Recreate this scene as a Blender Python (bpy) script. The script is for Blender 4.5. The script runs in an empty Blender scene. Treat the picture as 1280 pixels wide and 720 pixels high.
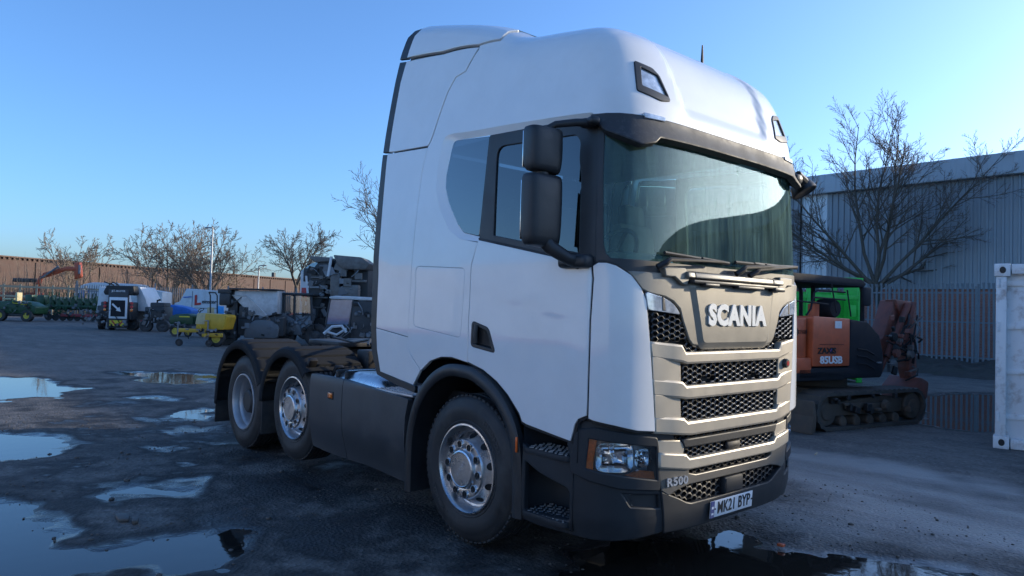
import bpy, bmesh, math, random
import numpy as np
from mathutils import Vector, Matrix, Euler
from mathutils.geometry import tessellate_polygon
random.seed(7); np.random.seed(7)
SC = bpy.context.scene
COL = SC.collection
R_ = math.radians

# ------------------------------------------------------------------ camera
cam_d = bpy.data.cameras.new('camera'); cam = bpy.data.objects.new('camera', cam_d); COL.objects.link(cam)
_R = Vector((0.66350048, 0.74767573, 0.02735174)); _U = Vector((0.00276799, -0.03901074, 0.99923496)); _F = Vector((-0.74817074, 0.66291716, 0.02795321))
M3 = Matrix((_R, _U, -_F)).transposed()
cam.matrix_world = Matrix.Translation((4.0788, -4.4262, 1.6873)) @ M3.to_4x4()
cam_d.sensor_width = 36; cam_d.lens = 25.245; cam_d.clip_end = 2000; cam_d.clip_start = .05
SC.camera = cam

# ------------------------------------------------------------------ sky, sun, exposure
SUN_AZ = 23.0      # from +Y towards +X
SUN_EL = 14.5
w = bpy.data.worlds.new('World'); SC.world = w; w.use_nodes = True
nt = w.node_tree; nt.nodes.clear()
sky = nt.nodes.new('ShaderNodeTexSky'); sky.sky_type = 'NISHITA'; sky.sun_disc = False
sky.sun_elevation = R_(SUN_EL); sky.sun_rotation = R_(SUN_AZ)
sky.air_density = .9; sky.dust_density = 1.7; sky.ozone_density = 6.0; sky.altitude = 50
bg = nt.nodes.new('ShaderNodeBackground'); bg.inputs[1].default_value = .15
wo = nt.nodes.new('ShaderNodeOutputWorld')
nt.links.new(sky.outputs[0], bg.inputs[0]); nt.links.new(bg.outputs[0], wo.inputs[0])
sl = bpy.data.lights.new('sun', 'SUN'); sl.energy = 2.0; sl.angle = R_(.5); sl.color = (1, .85, .62)
so = bpy.data.objects.new('sun', sl); COL.objects.link(so)
_s = Vector((math.sin(R_(SUN_AZ))*math.cos(R_(SUN_EL)), math.cos(R_(SUN_AZ))*math.cos(R_(SUN_EL)), math.sin(R_(SUN_EL))))
so.rotation_euler = _s.to_track_quat('Z', 'Y').to_euler(); so.location = _s*60
vs = SC.view_settings; SC.display_settings.display_device = 'sRGB'
vs.view_transform = 'Standard'; vs.look = 'None'; vs.exposure = 1.17; vs.gamma = 1; vs.use_curve_mapping = False
SC.cycles.max_bounces = 8; SC.cycles.transparent_max_bounces = 12

# ------------------------------------------------------------------ materials
def mat(name, col, rough=.5, metal=0., var=.12, vscale=6., bump=0., bscale=60., coat=0., dirt=None, dirt_amt=.4, dscale=2.5, spec=.5, emit=None, stretch=None):
    m = bpy.data.materials.new(name); m.use_nodes = True
    n = m.node_tree.nodes; l = m.node_tree.links; b = n['Principled BSDF']
    tc = n.new('ShaderNodeTexCoord'); src = tc.outputs['Object']
    if stretch:
        mp = n.new('ShaderNodeMapping'); mp.inputs['Scale'].default_value = stretch; l.new(src, mp.inputs[0]); src = mp.outputs[0]
    no = n.new('ShaderNodeTexNoise'); no.inputs['Scale'].default_value = vscale; no.inputs['Detail'].default_value = 6; no.inputs['Roughness'].default_value = .6
    l.new(src, no.inputs['Vector'])
    mx = n.new('ShaderNodeMix'); mx.data_type = 'RGBA'
    lo = [c*(1-var) for c in col]; hi = [min(1, c*(1+var)) for c in col]
    mx.inputs[6].default_value = (*lo, 1); mx.inputs[7].default_value = (*hi, 1)
    rmp = n.new('ShaderNodeMapRange'); rmp.inputs[1].default_value = .3; rmp.inputs[2].default_value = .7
    l.new(no.outputs['Fac'], rmp.inputs[0]); l.new(rmp.outputs[0], mx.inputs[0])
    out = mx.outputs[2]
    rr = n.new('ShaderNodeMapRange'); rr.inputs[1].default_value = .3; rr.inputs[2].default_value = .7
    rr.inputs[3].default_value = max(.02, rough*(1-var)); rr.inputs[4].default_value = min(1, rough*(1+var)); l.new(no.outputs['Fac'], rr.inputs[0])
    rout = rr.outputs[0]
    if dirt:
        n2 = n.new('ShaderNodeTexNoise'); n2.inputs['Scale'].default_value = dscale; n2.inputs['Detail'].default_value = 9; n2.inputs['Roughness'].default_value = .7
        l.new(src, n2.inputs['Vector'])
        r2 = n.new('ShaderNodeMapRange'); r2.inputs[1].default_value = .5; r2.inputs[2].default_value = .72; r2.inputs[4].default_value = dirt_amt
        l.new(n2.outputs['Fac'], r2.inputs[0])
        m2 = n.new('ShaderNodeMix'); m2.data_type = 'RGBA'; m2.inputs[7].default_value = (*dirt, 1)
        l.new(r2.outputs[0], m2.inputs[0]); l.new(out, m2.inputs[6]); out = m2.outputs[2]
        m3 = n.new('ShaderNodeMix'); m3.data_type = 'FLOAT'; m3.inputs[3].default_value = .8
        l.new(r2.outputs[0], m3.inputs[0]); l.new(rout, m3.inputs[2]); rout = m3.outputs[0]
    l.new(out, b.inputs['Base Color']); l.new(rout, b.inputs['Roughness'])
    b.inputs['Metallic'].default_value = metal; b.inputs['Coat Weight'].default_value = coat; b.inputs['Coat Roughness'].default_value = .04
    b.inputs['Specular IOR Level'].default_value = spec
    if bump:
        nb = n.new('ShaderNodeTexNoise'); nb.inputs['Scale'].default_value = bscale; nb.inputs['Detail'].default_value = 4
        l.new(src, nb.inputs['Vector'])
        bp = n.new('ShaderNodeBump'); bp.inputs['Strength'].default_value = bump; bp.inputs['Distance'].default_value = .01
        l.new(nb.outputs['Fac'], bp.inputs['Height']); l.new(bp.outputs[0], b.inputs['Normal'])
    if emit:
        b.inputs['Emission Color'].default_value = (*emit[:3], 1); b.inputs['Emission Strength'].default_value = emit[3]
    return m
MT = {}
MT['white'] = mat('white_paint', (.76, .76, .75), .45, var=.03, vscale=3, coat=1., spec=.25, dirt=(.55, .53, .5), dirt_amt=.16, dscale=1.6, bump=.012, bscale=2.2)
MT['roofwhite'] = MT['white']
MT['bronze'] = mat('bronze_grey_paint', (.44, .39, .31), .42, metal=.25, var=.06, coat=.15, dirt=(.32, .28, .22), dirt_amt=.35, bump=.03, bscale=180)
MT['shadebronze'] = mat('shade_darkened_bronze', (.13, .118, .10), .45, metal=.15, var=.06, coat=.1, dirt=(.2, .18, .15), dirt_amt=.3, bump=.03, bscale=180)  # grille bronze darkened to paint in the shadow over the lower bumper band
MT['badgebronze'] = mat('badge_bronze_paint', (.205, .188, .155), .42, metal=.2, var=.06, coat=.15, dirt=(.28, .25, .2), dirt_amt=.3, bump=.03, bscale=180)
MT['satin'] = mat('satin_black_trim', (.02, .022, .025), .45, var=.15, dirt=(.06, .058, .056), dirt_amt=.3, dscale=3)
MT['plastic'] = mat('grey_black_plastic', (.022, .025, .029), .55, var=.15, spec=.35, bump=.08, bscale=300, dirt=(.05, .051, .053), dirt_amt=.4, dscale=2.2)
MT['skirt'] = mat('dark_grey_skirt', (.045, .048, .053), .46, var=.1, dirt=(.13, .125, .115), dirt_amt=.5, dscale=1.7, bump=.03, bscale=200)
MT['black'] = mat('deep_black', (.012, .012, .013), .6, var=.2)
MT['rubber'] = mat('tyre_rubber', (.024, .024, .025), .62, var=.2, bump=.08, bscale=90, dirt=(.1, .095, .088), dirt_amt=.45, dscale=4)
MT['alloy'] = mat('polished_alloy', (.62, .62, .63), .28, metal=1, var=.1, dirt=(.2, .19, .18), dirt_amt=.5, dscale=7)
MT['steel'] = mat('painted_steel_rim', (.45, .46, .48), .42, metal=.5, var=.12, dirt=(.15, .14, .13), dirt_amt=.5, dscale=6)
MT['meshdark'] = mat('mesh_matt_black', (.010, .010, .011), .65, var=.2)
MT['lampglass'] = mat('silver_lamp_glass', (.50, .53, .56), .18, metal=.45, var=.35, vscale=22, coat=1, bump=.12, bscale=16)
MT['bowl'] = mat('headlamp_reflector', (.78, .80, .82), .22, metal=.65, var=.08)
MT['guard'] = mat('matt_mudguard', (.028, .030, .033), .8, var=.15, spec=.1, bump=.06, bscale=250, dirt=(.06, .06, .06), dirt_amt=.3)
MT['chrome'] = mat('chrome', (.8, .8, .8), .12, metal=1, var=.05)
MT['tread'] = mat('tread_plate', (.42, .43, .45), .38, metal=.8, var=.15, dirt=(.18, .17, .16), dirt_amt=.4)
MT['grille'] = mat('grille_black', (.02, .02, .02), .3, var=.2, dirt=(.12, .1, .08), dirt_amt=.35, dscale=9)
MT['lettering'] = mat('letter_cream', (.86, .84, .77), .35, var=.03)
MT['silver'] = mat('letter_silver', (.72, .72, .72), .25, metal=.7, var=.05)
MT['amber'] = mat('amber_lens', (.75, .17, .015), .12, var=.25, vscale=60, coat=1)
MT['chassis'] = mat('chassis_black', (.03, .03, .032), .6, var=.25, dirt=(.1, .085, .07), dirt_amt=.5, dscale=5)
MT['plate'] = mat('plate_white', (.75, .76, .78), .3, var=.04, dirt=(.4, .38, .35), dirt_amt=.4, dscale=14)
MT['plateblue'] = mat('plate_blue', (.03, .05, .2), .3)
MT['ink'] = mat('plate_black', (.012, .012, .012), .4)
MT['interior'] = mat('cab_interior_grey', (.16, .155, .15), .8, var=.15, bump=.1, bscale=120)
MT['cloth'] = mat('seat_cloth', (.12, .125, .135), .9, var=.2, bump=.2, bscale=300)
MT['headliner'] = mat('cream_headliner', (.35, .34, .31), .9, var=.08)
MT['orange'] = mat('orange_reflector', (.7, .12, .02), .2, var=.1)
MT['red'] = mat('red_badge', (.45, .02, .02), .3)

def glass(name, tint, refl=1., rough=.02, dust=0., dustcol=(.7, .72, .68)):
    m = bpy.data.materials.new(name); m.use_nodes = True
    n = m.node_tree.nodes; l = m.node_tree.links; n.remove(n['Principled BSDF']); o = n['Material Output']
    tr = n.new('ShaderNodeBsdfTransparent'); tr.inputs[0].default_value = (*tint, 1)
    gl = n.new('ShaderNodeBsdfGlossy'); gl.inputs[0].default_value = (.86, 1, .94, 1) if dust else (1, 1, 1, 1); gl.inputs['Roughness'].default_value = rough
    fr = n.new('ShaderNodeFresnel'); fr.inputs[0].default_value = 1.52
    mu = n.new('ShaderNodeMath'); mu.operation = 'MULTIPLY'; mu.use_clamp = True; mu.inputs[1].default_value = refl*1.8
    l.new(fr.outputs[0], mu.inputs[0])
    mx = n.new('ShaderNodeMixShader'); l.new(mu.outputs[0], mx.inputs[0]); l.new(tr.outputs[0], mx.inputs[1]); l.new(gl.outputs[0], mx.inputs[2])
    out = mx
    if dust:
        tc = n.new('ShaderNodeTexCoord')
        mp = n.new('ShaderNodeMapping'); mp.inputs['Scale'].default_value = (9, 14, .9); l.new(tc.outputs['Object'], mp.inputs[0])
        no = n.new('ShaderNodeTexNoise'); no.inputs['Scale'].default_value = 1.6; no.inputs['Detail'].default_value = 8; no.inputs['Roughness'].default_value = .65; l.new(mp.outputs[0], no.inputs['Vector'])
        n2 = n.new('ShaderNodeTexNoise'); n2.inputs['Scale'].default_value = 2.2; n2.inputs['Detail'].default_value = 5; l.new(tc.outputs['Object'], n2.inputs['Vector'])
        r = n.new('ShaderNodeMapRange'); r.inputs[1].default_value = .38; r.inputs[2].default_value = .75; r.inputs[3].default_value = dust*.35; r.inputs[4].default_value = dust*1.7; l.new(no.outputs['Fac'], r.inputs[0])
        r2 = n.new('ShaderNodeMapRange'); r2.inputs[1].default_value = .3; r2.inputs[2].default_value = .7; r2.inputs[3].default_value = .5; r2.inputs[4].default_value = 1.4; l.new(n2.outputs['Fac'], r2.inputs[0])
        mm = n.new('ShaderNodeMath'); mm.operation = 'MULTIPLY'; mm.use_clamp = True; l.new(r.outputs[0], mm.inputs[0]); l.new(r2.outputs[0], mm.inputs[1])
        # small dried water runs
        mp2 = n.new('ShaderNodeMapping'); mp2.inputs['Scale'].default_value = (22, 22, 2.2); l.new(tc.outputs['Object'], mp2.inputs[0])
        n3 = n.new('ShaderNodeTexNoise'); n3.inputs['Scale'].default_value = 1; n3.inputs['Detail'].default_value = 3; l.new(mp2.outputs[0], n3.inputs['Vector'])
        r3 = n.new('ShaderNodeMapRange'); r3.inputs[1].default_value = .69; r3.inputs[2].default_value = .76; r3.inputs[4].default_value = dust*2.5; l.new(n3.outputs['Fac'], r3.inputs[0])
        m4 = n.new('ShaderNodeMath'); m4.operation = 'ADD'; m4.use_clamp = True; l.new(mm.outputs[0], m4.inputs[0]); l.new(r3.outputs[0], m4.inputs[1])
        df = n.new('ShaderNodeBsdfDiffuse'); df.inputs[0].default_value = (*dustcol, 1)
        m5 = n.new('ShaderNodeMixShader'); l.new(m4.outputs[0], m5.inputs[0]); l.new(mx.outputs[0], m5.inputs[1]); l.new(df.outputs[0], m5.inputs[2]); out = m5
    l.new(out.outputs[0], o.inputs['Surface'])
    return m
MT['glass_side'] = glass('side_glass', (.10, .14, .17), 1.1)
MT['glass_dark'] = glass('privacy_glass', (.03, .035, .04), 1.5)
MT['windscreen'] = glass('windscreen_glass', (.62, .88, .74), .58, dust=.14, dustcol=(.40, .64, .52))
MT['lens'] = glass('clear_lens', (.8, .84, .88), 1.4)

# ------------------------------------------------------------------ mesh helpers
def tag(o, label=None, cat=None, group=None, kind=None):
    for k, v in (('label', label), ('category', cat), ('group', group), ('kind', kind)):
        if v: o[k] = v
    return o
def empty(name, loc=(0, 0, 0), rz=0):
    o = bpy.data.objects.new(name, None); COL.objects.link(o); o.location = loc; o.rotation_euler = (0, 0, rz); o.empty_display_size = .3
    return o
def mk(name, verts, faces, mats, par=None, nrm=None, mi=None, ang=35):
    me = bpy.data.meshes.new(name); me.from_pydata([tuple(v) for v in verts], [], faces)
    for m in (mats if isinstance(mats, (list, tuple)) else [mats]): me.materials.append(m)
    if mi is not None: me.polygons.foreach_set('material_index', mi)
    me.polygons.foreach_set('use_smooth', [True]*len(me.polygons))
    if nrm is not None: me.normals_split_custom_set(nrm)
    elif ang is not None: me.set_sharp_from_angle(angle=R_(ang))
    me.update()
    o = bpy.data.objects.new(name, me); COL.objects.link(o)
    o.cycles.shadow_terminator_geometry_offset = 0.0
    if par: o.parent = par
    return o
class MB:
    def __init__(s): s.v = []; s.f = []; s.mi = []
    def add(s, verts, faces, m=0, M=None):
        k = len(s.v)
        s.v += [tuple(M @ Vector(p)) for p in verts] if M else [tuple(p) for p in verts]
        s.f += [tuple(i+k for i in f) for f in faces]; s.mi += [m]*len(faces); return s
    def bmadd(s, bm, m=0, M=None):
        bm.verts.index_update()
        s.add([v.co[:] for v in bm.verts], [[v.index for v in f.verts] for f in bm.faces], m, M); bm.free(); return s
    def box(s, c, d, m=0, rot=(0, 0, 0), bev=0, seg=2, M=None):
        bm = bmesh.new(); bmesh.ops.create_cube(bm, size=1)
        for v in bm.verts: v.co = Vector((v.co.x*d[0], v.co.y*d[1], v.co.z*d[2]))
        if bev: bmesh.ops.bevel(bm, geom=bm.edges[:], offset=min(bev, min(d)*.49), segments=seg, affect='EDGES', profile=.5)
        T = Matrix.Translation(c) @ Euler(rot).to_matrix().to_4x4()
        return s.bmadd(bm, m, (M @ T) if M else T)
    def lathe(s, prof, n=32, m=0, M=None, axis='Y', close=False):
        V = []; F = []; k = len(prof)
        for i in range(n):
            a = 2*math.pi*i/n
            for r, t in prof:
                p = (r*math.cos(a), t, r*math.sin(a))
                if axis == 'Z': p = (r*math.cos(a), r*math.sin(a), t)
                if axis == 'X': p = (t, r*math.cos(a), r*math.sin(a))
                V.append(p)
        for i in range(n):
            j = (i+1) % n
            for q in range(k-1 if not close else k):
                q2 = (q+1) % k
                a_, b_, c_, d_ = i*k+q, i*k+q2, j*k+q2, j*k+q
                F.append((a_, b_, c_, d_) if axis != 'Z' else (a_, d_, c_, b_))
        return s.add(V, F, m, M)
    def tube(s, pts, r, n=8, m=0, M=None, cap=True):
        pts = [Vector(p) for p in pts]; k = len(pts); rs = r if isinstance(r, (list, tuple)) else [r]*k
        V = []; F = []; up = None
        for i, p in enumerate(pts):
            d = (pts[min(i+1, k-1)]-pts[max(i-1, 0)]).normalized()
            if up is None: up = Vector((0, 0, 1)) if abs(d.z) < .9 else Vector((1, 0, 0))
            a = d.cross(up).normalized(); b = a.cross(d).normalized(); up = b
            for j in range(n):
                t = 2*math.pi*j/n; V.append(p+(a*math.cos(t)+b*math.sin(t))*rs[i])
        for i in range(k-1):
            for j in range(n): F.append((i*n+j, i*n+(j+1) % n, (i+1)*n+(j+1) % n, (i+1)*n+j))
        if cap: F.append(tuple(range(n-1, -1, -1))); F.append(tuple((k-1)*n+j for j in range(n)))
        return s.add(V, F, m, M)
    def cyl(s, a, b, r, n=16, m=0, M=None, r2=None): return s.tube([a, b], [r, r if r2 is None else r2], n, m, M)
    def prism(s, poly, o, ex, ey, h, m=0, bev=0, M=None):
        """polygon (2D) placed at o with axes ex, ey; extruded by h along ex x ey"""
        o = Vector(o); ex = Vector(ex); ey = Vector(ey); ez = ex.cross(ey).normalized()
        bm = bmesh.new(); vs_ = [bm.verts.new(o+ex*a+ey*b) for a, b in poly]
        f = bm.faces.new(vs_); bm.normal_update()
        if f.normal.dot(ez) > 0: f.normal_flip()
        r = bmesh.ops.extrude_face_region(bm, geom=[f])
        for v in r['geom']:
            if isinstance(v, bmesh.types.BMVert): v.co += ez*h
        if bev:
            bmesh.ops.bevel(bm, geom=[e for e in bm.edges], offset=bev, segments=2, affect='EDGES', profile=.5)
        bmesh.ops.triangulate(bm, faces=[f for f in bm.faces if len(f.verts) > 4])
        bmesh.ops.recalc_face_normals(bm, faces=bm.faces[:])
        return s.bmadd(bm, m, M)
    def build(s, name, mats, par=None, ang=35):
        return mk(name, s.v, s.f, mats, par, None, s.mi, ang)
def fillet(poly, r, n=5):
    out = []; k = len(poly)
    for i in range(k):
        p = np.array(poly[i], float); a = np.array(poly[i-1], float)-p; b = np.array(poly[(i+1) % k], float)-p
        la, lb = np.hypot(*a), np.hypot(*b); rr = r[i] if isinstance(r, (list, tuple)) else r
        if rr <= 0 or la < 1e-6 or lb < 1e-6: out.append(tuple(p)); continue
        a /= la; b /= lb; d = min(rr, la*.48, lb*.48)
        p0, p1 = p+a*d, p+b*d
        for t in np.linspace(0, 1, n): out.append(tuple((1-t)**2*p0+2*t*(1-t)*p+t*t*p1))
    return out
def mirror(o, name=None, par=None):
    """left-hand twin of a mesh part (mirrored in the truck's centre plane)"""
    me = o.data.copy(); n = len(me.vertices); co = np.empty(n*3); me.vertices.foreach_get('co', co); co = co.reshape(-1, 3)
    M = o.matrix_local.copy() if o.parent else o.matrix_world.copy()
    me2 = bpy.data.meshes.new(o.data.name)
    has = me.has_custom_normals; ln = [l.vector[:] for l in me.corner_normals] if has else None
    F = []; LN = []; mi = []
    for p in me.polygons:
        F.append(tuple(reversed(p.vertices)))
        mi.append(p.material_index)
        if has:
            for li in reversed(list(p.loop_indices)): x, y, z = ln[li]; LN.append((x, -y, z))
    me2.from_pydata([(x, -y, z) for x, y, z in co], [], F)
    for m in me.materials: me2.materials.append(m)
    me2.polygons.foreach_set('material_index', mi); me2.polygons.foreach_set('use_smooth', [True]*len(F))
    if has: me2.normals_split_custom_set(LN)
    else: me2.set_sharp_from_angle(angle=R_(35))
    q = bpy.data.objects.new(name or o.name.split('.')[0], me2); COL.objects.link(q); q.parent = par or o.parent
    q.location = (o.location.x, -o.location.y, o.location.z); bpy.data.meshes.remove(me)
    return q
def text(name, s, mat_, par, M, size=.1, ext=.004, off=0., sx=1., space=1.):
    cu = bpy.data.curves.new(name, 'FONT'); cu.body = s; cu.size = size; cu.extrude = ext; cu.offset = off; cu.align_x = 'CENTER'; cu.align_y = 'CENTER'; cu.space_character = space; cu.resolution_u = 3
    t = bpy.data.objects.new(name, cu); COL.objects.link(t)
    dg = bpy.context.evaluated_depsgraph_get(); me = bpy.data.meshes.new_from_object(t.evaluated_get(dg))
    bpy.data.objects.remove(t); bpy.data.curves.remove(cu)
    me.transform(M @ Matrix.Diagonal((sx, 1, 1, 1))); me.materials.clear(); me.materials.append(mat_)
    o = bpy.data.objects.new(name, me); COL.objects.link(o); o.parent = par
    return o
def frame(o, ex, ey):
    ex = Vector(ex).normalized(); ey = Vector(ey).normalized(); ez = ex.cross(ey)
    m = Matrix((ex, ey, ez)).transposed().to_4x4(); m.translation = Vector(o); return m
# ------------------------------------------------------------------ ground with real dips, water in the dips
def vn(x, y, sc, seed):
    rs = np.random.RandomState(seed); T = rs.rand(256, 256)
    X = x/sc+seed*3.7; Y = y/sc+seed*1.3; i = np.floor(X).astype(int); j = np.floor(Y).astype(int)
    fx = X-i; fy = Y-j; fx = fx*fx*(3-2*fx); fy = fy*fy*(3-2*fy)
    g = lambda a, b: T[a % 256, b % 256]
    return (g(i, j)*(1-fx)+g(i+1, j)*fx)*(1-fy)+(g(i, j+1)*(1-fx)+g(i+1, j+1)*fx)*fy-.5
def fbm(x, y, sc, seed, o=4, gain=.5):
    s = 0; a = 1
    for k in range(o): s = s+a*vn(x, y, sc/2**k, seed+k*11); a *= gain
    return s
def sdist(x, y, poly):
    """signed distance to a polygon, positive inside"""
    d = np.full(x.shape, 1e9); ins = np.zeros(x.shape, bool); k = len(poly)
    for i in range(k):
        ax, ay = poly[i]; bx, by = poly[(i+1) % k]
        ex, ey = bx-ax, by-ay; t = np.clip(((x-ax)*ex+(y-ay)*ey)/(ex*ex+ey*ey), 0, 1)
        d = np.minimum(d, np.hypot(x-ax-t*ex, y-ay-t*ey))
        c = ((ay > y) != (by > y)) & (x < (bx-ax)*(y-ay)/(by-ay+1e-12)+ax); ins ^= c
    return np.where(ins, d, -d)
PUD = {'far_left': [(-14.5, -3.0), (-12.95, -1.75), (-11.15, -1.65), (-10.22, -2.17), (-10.4, -3.2), (-13, -4.2)],
 'mid_left': [(-7.6, -3.9), (-6.19, -2.79), (-5.62, -2.67), (-5.13, -3.1), (-4.93, -3.6), (-6, -4.6)],
 'streak': [(-2.70, -2.95), (-2.84, -2.8), (-2.82, -2.42), (-2.72, -2.2), (-2.58, -2.3), (-2.52, -2.7)],
 'near': [(-3.2, -4.2), (-2.6, -3.42), (-1.96, -3.42), (-1.55, -3.45), (-1.33, -3.2), (-1.42, -2.85), (-1.52, -2.48), (-1.45, -2.15), (-1.1, -2.2), (-.75, -2.7), (-1.0, -4), (-1.6, -4.8)],
 'behind': [(-13.9, -.2), (-14.02, .64), (-13.01, 1.3), (-11.3, 1.1), (-10.9, .4), (-12.18, -.17)],
 'front': [(.75, -.9), (.62, -.2), (.90, .15), (1.38, .36), (1.75, .1), (1.9, -.7), (1.6, -1.5), (1.0, -1.5)],
 'silt': [(1.05, .38), (1.3, .62), (1.81, .92), (2.28, 1.36), (2.8, 1.45), (3.2, .9), (2.5, .05), (2.0, -.3), (1.7, .3)],
 'yard': [(-2.0, 12.5), (-1.2, 14.8), (.2, 15.2), (3, 13), (1.6, 10.4), (.31, 8.5), (-.4, 8.6), (-.9, 10.5)],
 'thin': [(-9.4, -.95), (-9.3, -.45), (-8.7, -.7)], 'thin2': [(-7.6, -.7), (-7.3, -.5), (-6.6, -.75), (-7, -1)]}
WET = [([(-9.5, -1.9), (-10.15, -1.0), (-9.33, -.6), (-7.6, -1.5), (-7.4, -2.3), (-8.3, -2.7)], .8),
 ([(-4.1, -3.5), (-5.0, -3.0), (-5.1, -2.3), (-4.4, -1.6), (-3.5, -1.6), (-3.6, -2.3), (-3.1, -3.2)], 1.0),
 ([(-7.9, -1.0), (-7.2, -.4), (-5.2, -1.0), (-5.6, -1.7)], .9),
 ([(1.0, .2), (1.3, .62), (1.81, .95), (2.28, 1.36), (2.8, 1.3), (3, .6), (1.9, -.7), (1.45, .1)], 1.),
 ([(-9, -6), (-8.5, -1.2), (-4.5, -.6), (-1, .3), (1.0, -.4), (1.5, -1.2), (1.6, -6)], .8), ([(-14, -3), (-12, 1.2), (-6, .2), (-5, -4.5)], .55), ([(-4, -5), (-3.4, -2.6), (-1.2, -1.2), (.6, -1.3), (2, .6), (3.4, 1.2), (2.6, -2), (0, -6)], .42)]
def axis_lines(lo, hi, st, mid, far):
    a = list(np.arange(lo, hi, st)); d = st
    b = [hi]
    while b[-1] < far: d = min(d*1.13, 60); b.append(b[-1]+d)
    d = st; c = [lo]
    while c[-1] > -far: d = min(d*1.13, 60); c.append(c[-1]-d)
    return np.array(c[:0:-1]+a+b)
PALE = [(-.45, 4.2), (.45, 4.45), (2.1, 4.45), (2.85, 2.1), (2.3, 1.9), (1.55, 1.25), (1.1, .95), (.95, 1.2), (.6, 2.4)]
gx = axis_lines(-10.5, 3.6, .038, 0, 900); gy = axis_lines(-4.6, 3.2, .038, 0, 900)
# keep the yard puddle reasonably fine
gy = np.unique(np.concatenate([gy, np.arange(3.2, 16, .14)])); gx = np.unique(np.concatenate([gx, np.arange(-16, -10.5, .09)]))
GX, GY = np.meshgrid(gx, gy, indexing='ij')
H = .018*fbm(GX, GY, 2.6, 3, 3)+.012*fbm(GX, GY, .5, 21, 5, .62)
near = (np.abs(GX+3) < 20) & (np.abs(GY-3) < 16)
ruts = .006*np.sin(GY*7+2*fbm(GX, GY, 3., 77, 2))*np.clip(fbm(GX, GY, 2.2, 55, 2)*3, 0, 1)
H = H+np.where(near, ruts, 0)
dist = np.hypot(GX-4, GY+4)
wet = np.clip(.10+.9*fbm(GX, GY, 1.9, 91, 4), 0, .6)*np.clip((16-dist)/8, 0, 1)
jx = GX+.5*fbm(GX, GY, .8, 41, 4, .6); jy = GY+.5*fbm(GX, GY, .8, 47, 4, .6)
LEVEL = -.017
for k, p in PUD.items():
    sd = sdist(jx, jy, p); wdt = .30 if k != 'silt' else .45; t = np.clip((sd+wdt)/(2*wdt), 0, 1); t = t*t*(3-2*t)
    H = H*(1-(.5 if k != 'silt' else .35)*t)-(.034 if k != 'silt' else .037)*t; wet = np.maximum(wet, np.clip((sd+.45)/.4, 0, 1))
for p, a in WET:
    sd = sdist(jx, jy, p); t = np.clip((sd+.3)/.5, 0, 1); wet = np.maximum(wet, a*t*np.clip(.62+1.3*fbm(GX, GY, .55, 131, 4, .65), 0, 1))
    H = H-(.006*t*a if a > .81 else 0)
H = np.where(dist > 60, -.02, H)
far = np.clip((dist-25)/20, 0, 1); H = H*(1-far)+.02*far
nx, ny = GX.shape
me = bpy.data.meshes.new('ground'); idx = np.arange(nx*ny).reshape(nx, ny)
q = np.stack([idx[:-1, :-1], idx[1:, :-1], idx[1:, 1:], idx[:-1, 1:]], -1).reshape(-1, 4)
me.vertices.add(nx*ny); me.vertices.foreach_set('co', np.stack([GX, GY, H], -1).ravel())
me.loops.add(len(q)*4); me.loops.foreach_set('vertex_index', q.ravel().astype(np.int32))
me.polygons.add(len(q)); me.polygons.foreach_set('loop_start', np.arange(0, len(q)*4, 4, dtype=np.int32))
me.update(calc_edges=True); me.polygons.foreach_set('use_smooth', np.ones(len(q), bool))
pale = np.clip((sdist(jx, jy, PALE)+.25)/.5, 0, 1)*np.clip(.7+1.0*fbm(GX*.4, GY*1.4, .9, 151, 4, .6), 0, 1)
sl_ = np.clip((sdist(jx, jy, PUD['silt'])+.35)/.5, 0, 1)
pale = np.maximum(pale, sl_*np.clip(.8+fbm(GX, GY, .3, 171, 3, .6), 0, 1))
ap = me.attributes.new('pale', 'FLOAT', 'POINT'); ap.data.foreach_set('value', pale.ravel().astype(np.float32))
at = me.attributes.new('wet', 'FLOAT', 'POINT'); at.data.foreach_set('value', wet.ravel().astype(np.float32))
ground = bpy.data.objects.new('ground', me); COL.objects.link(ground); tag(ground, 'dark wet tarmac and grit yard with shallow puddles', kind='structure')
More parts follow.
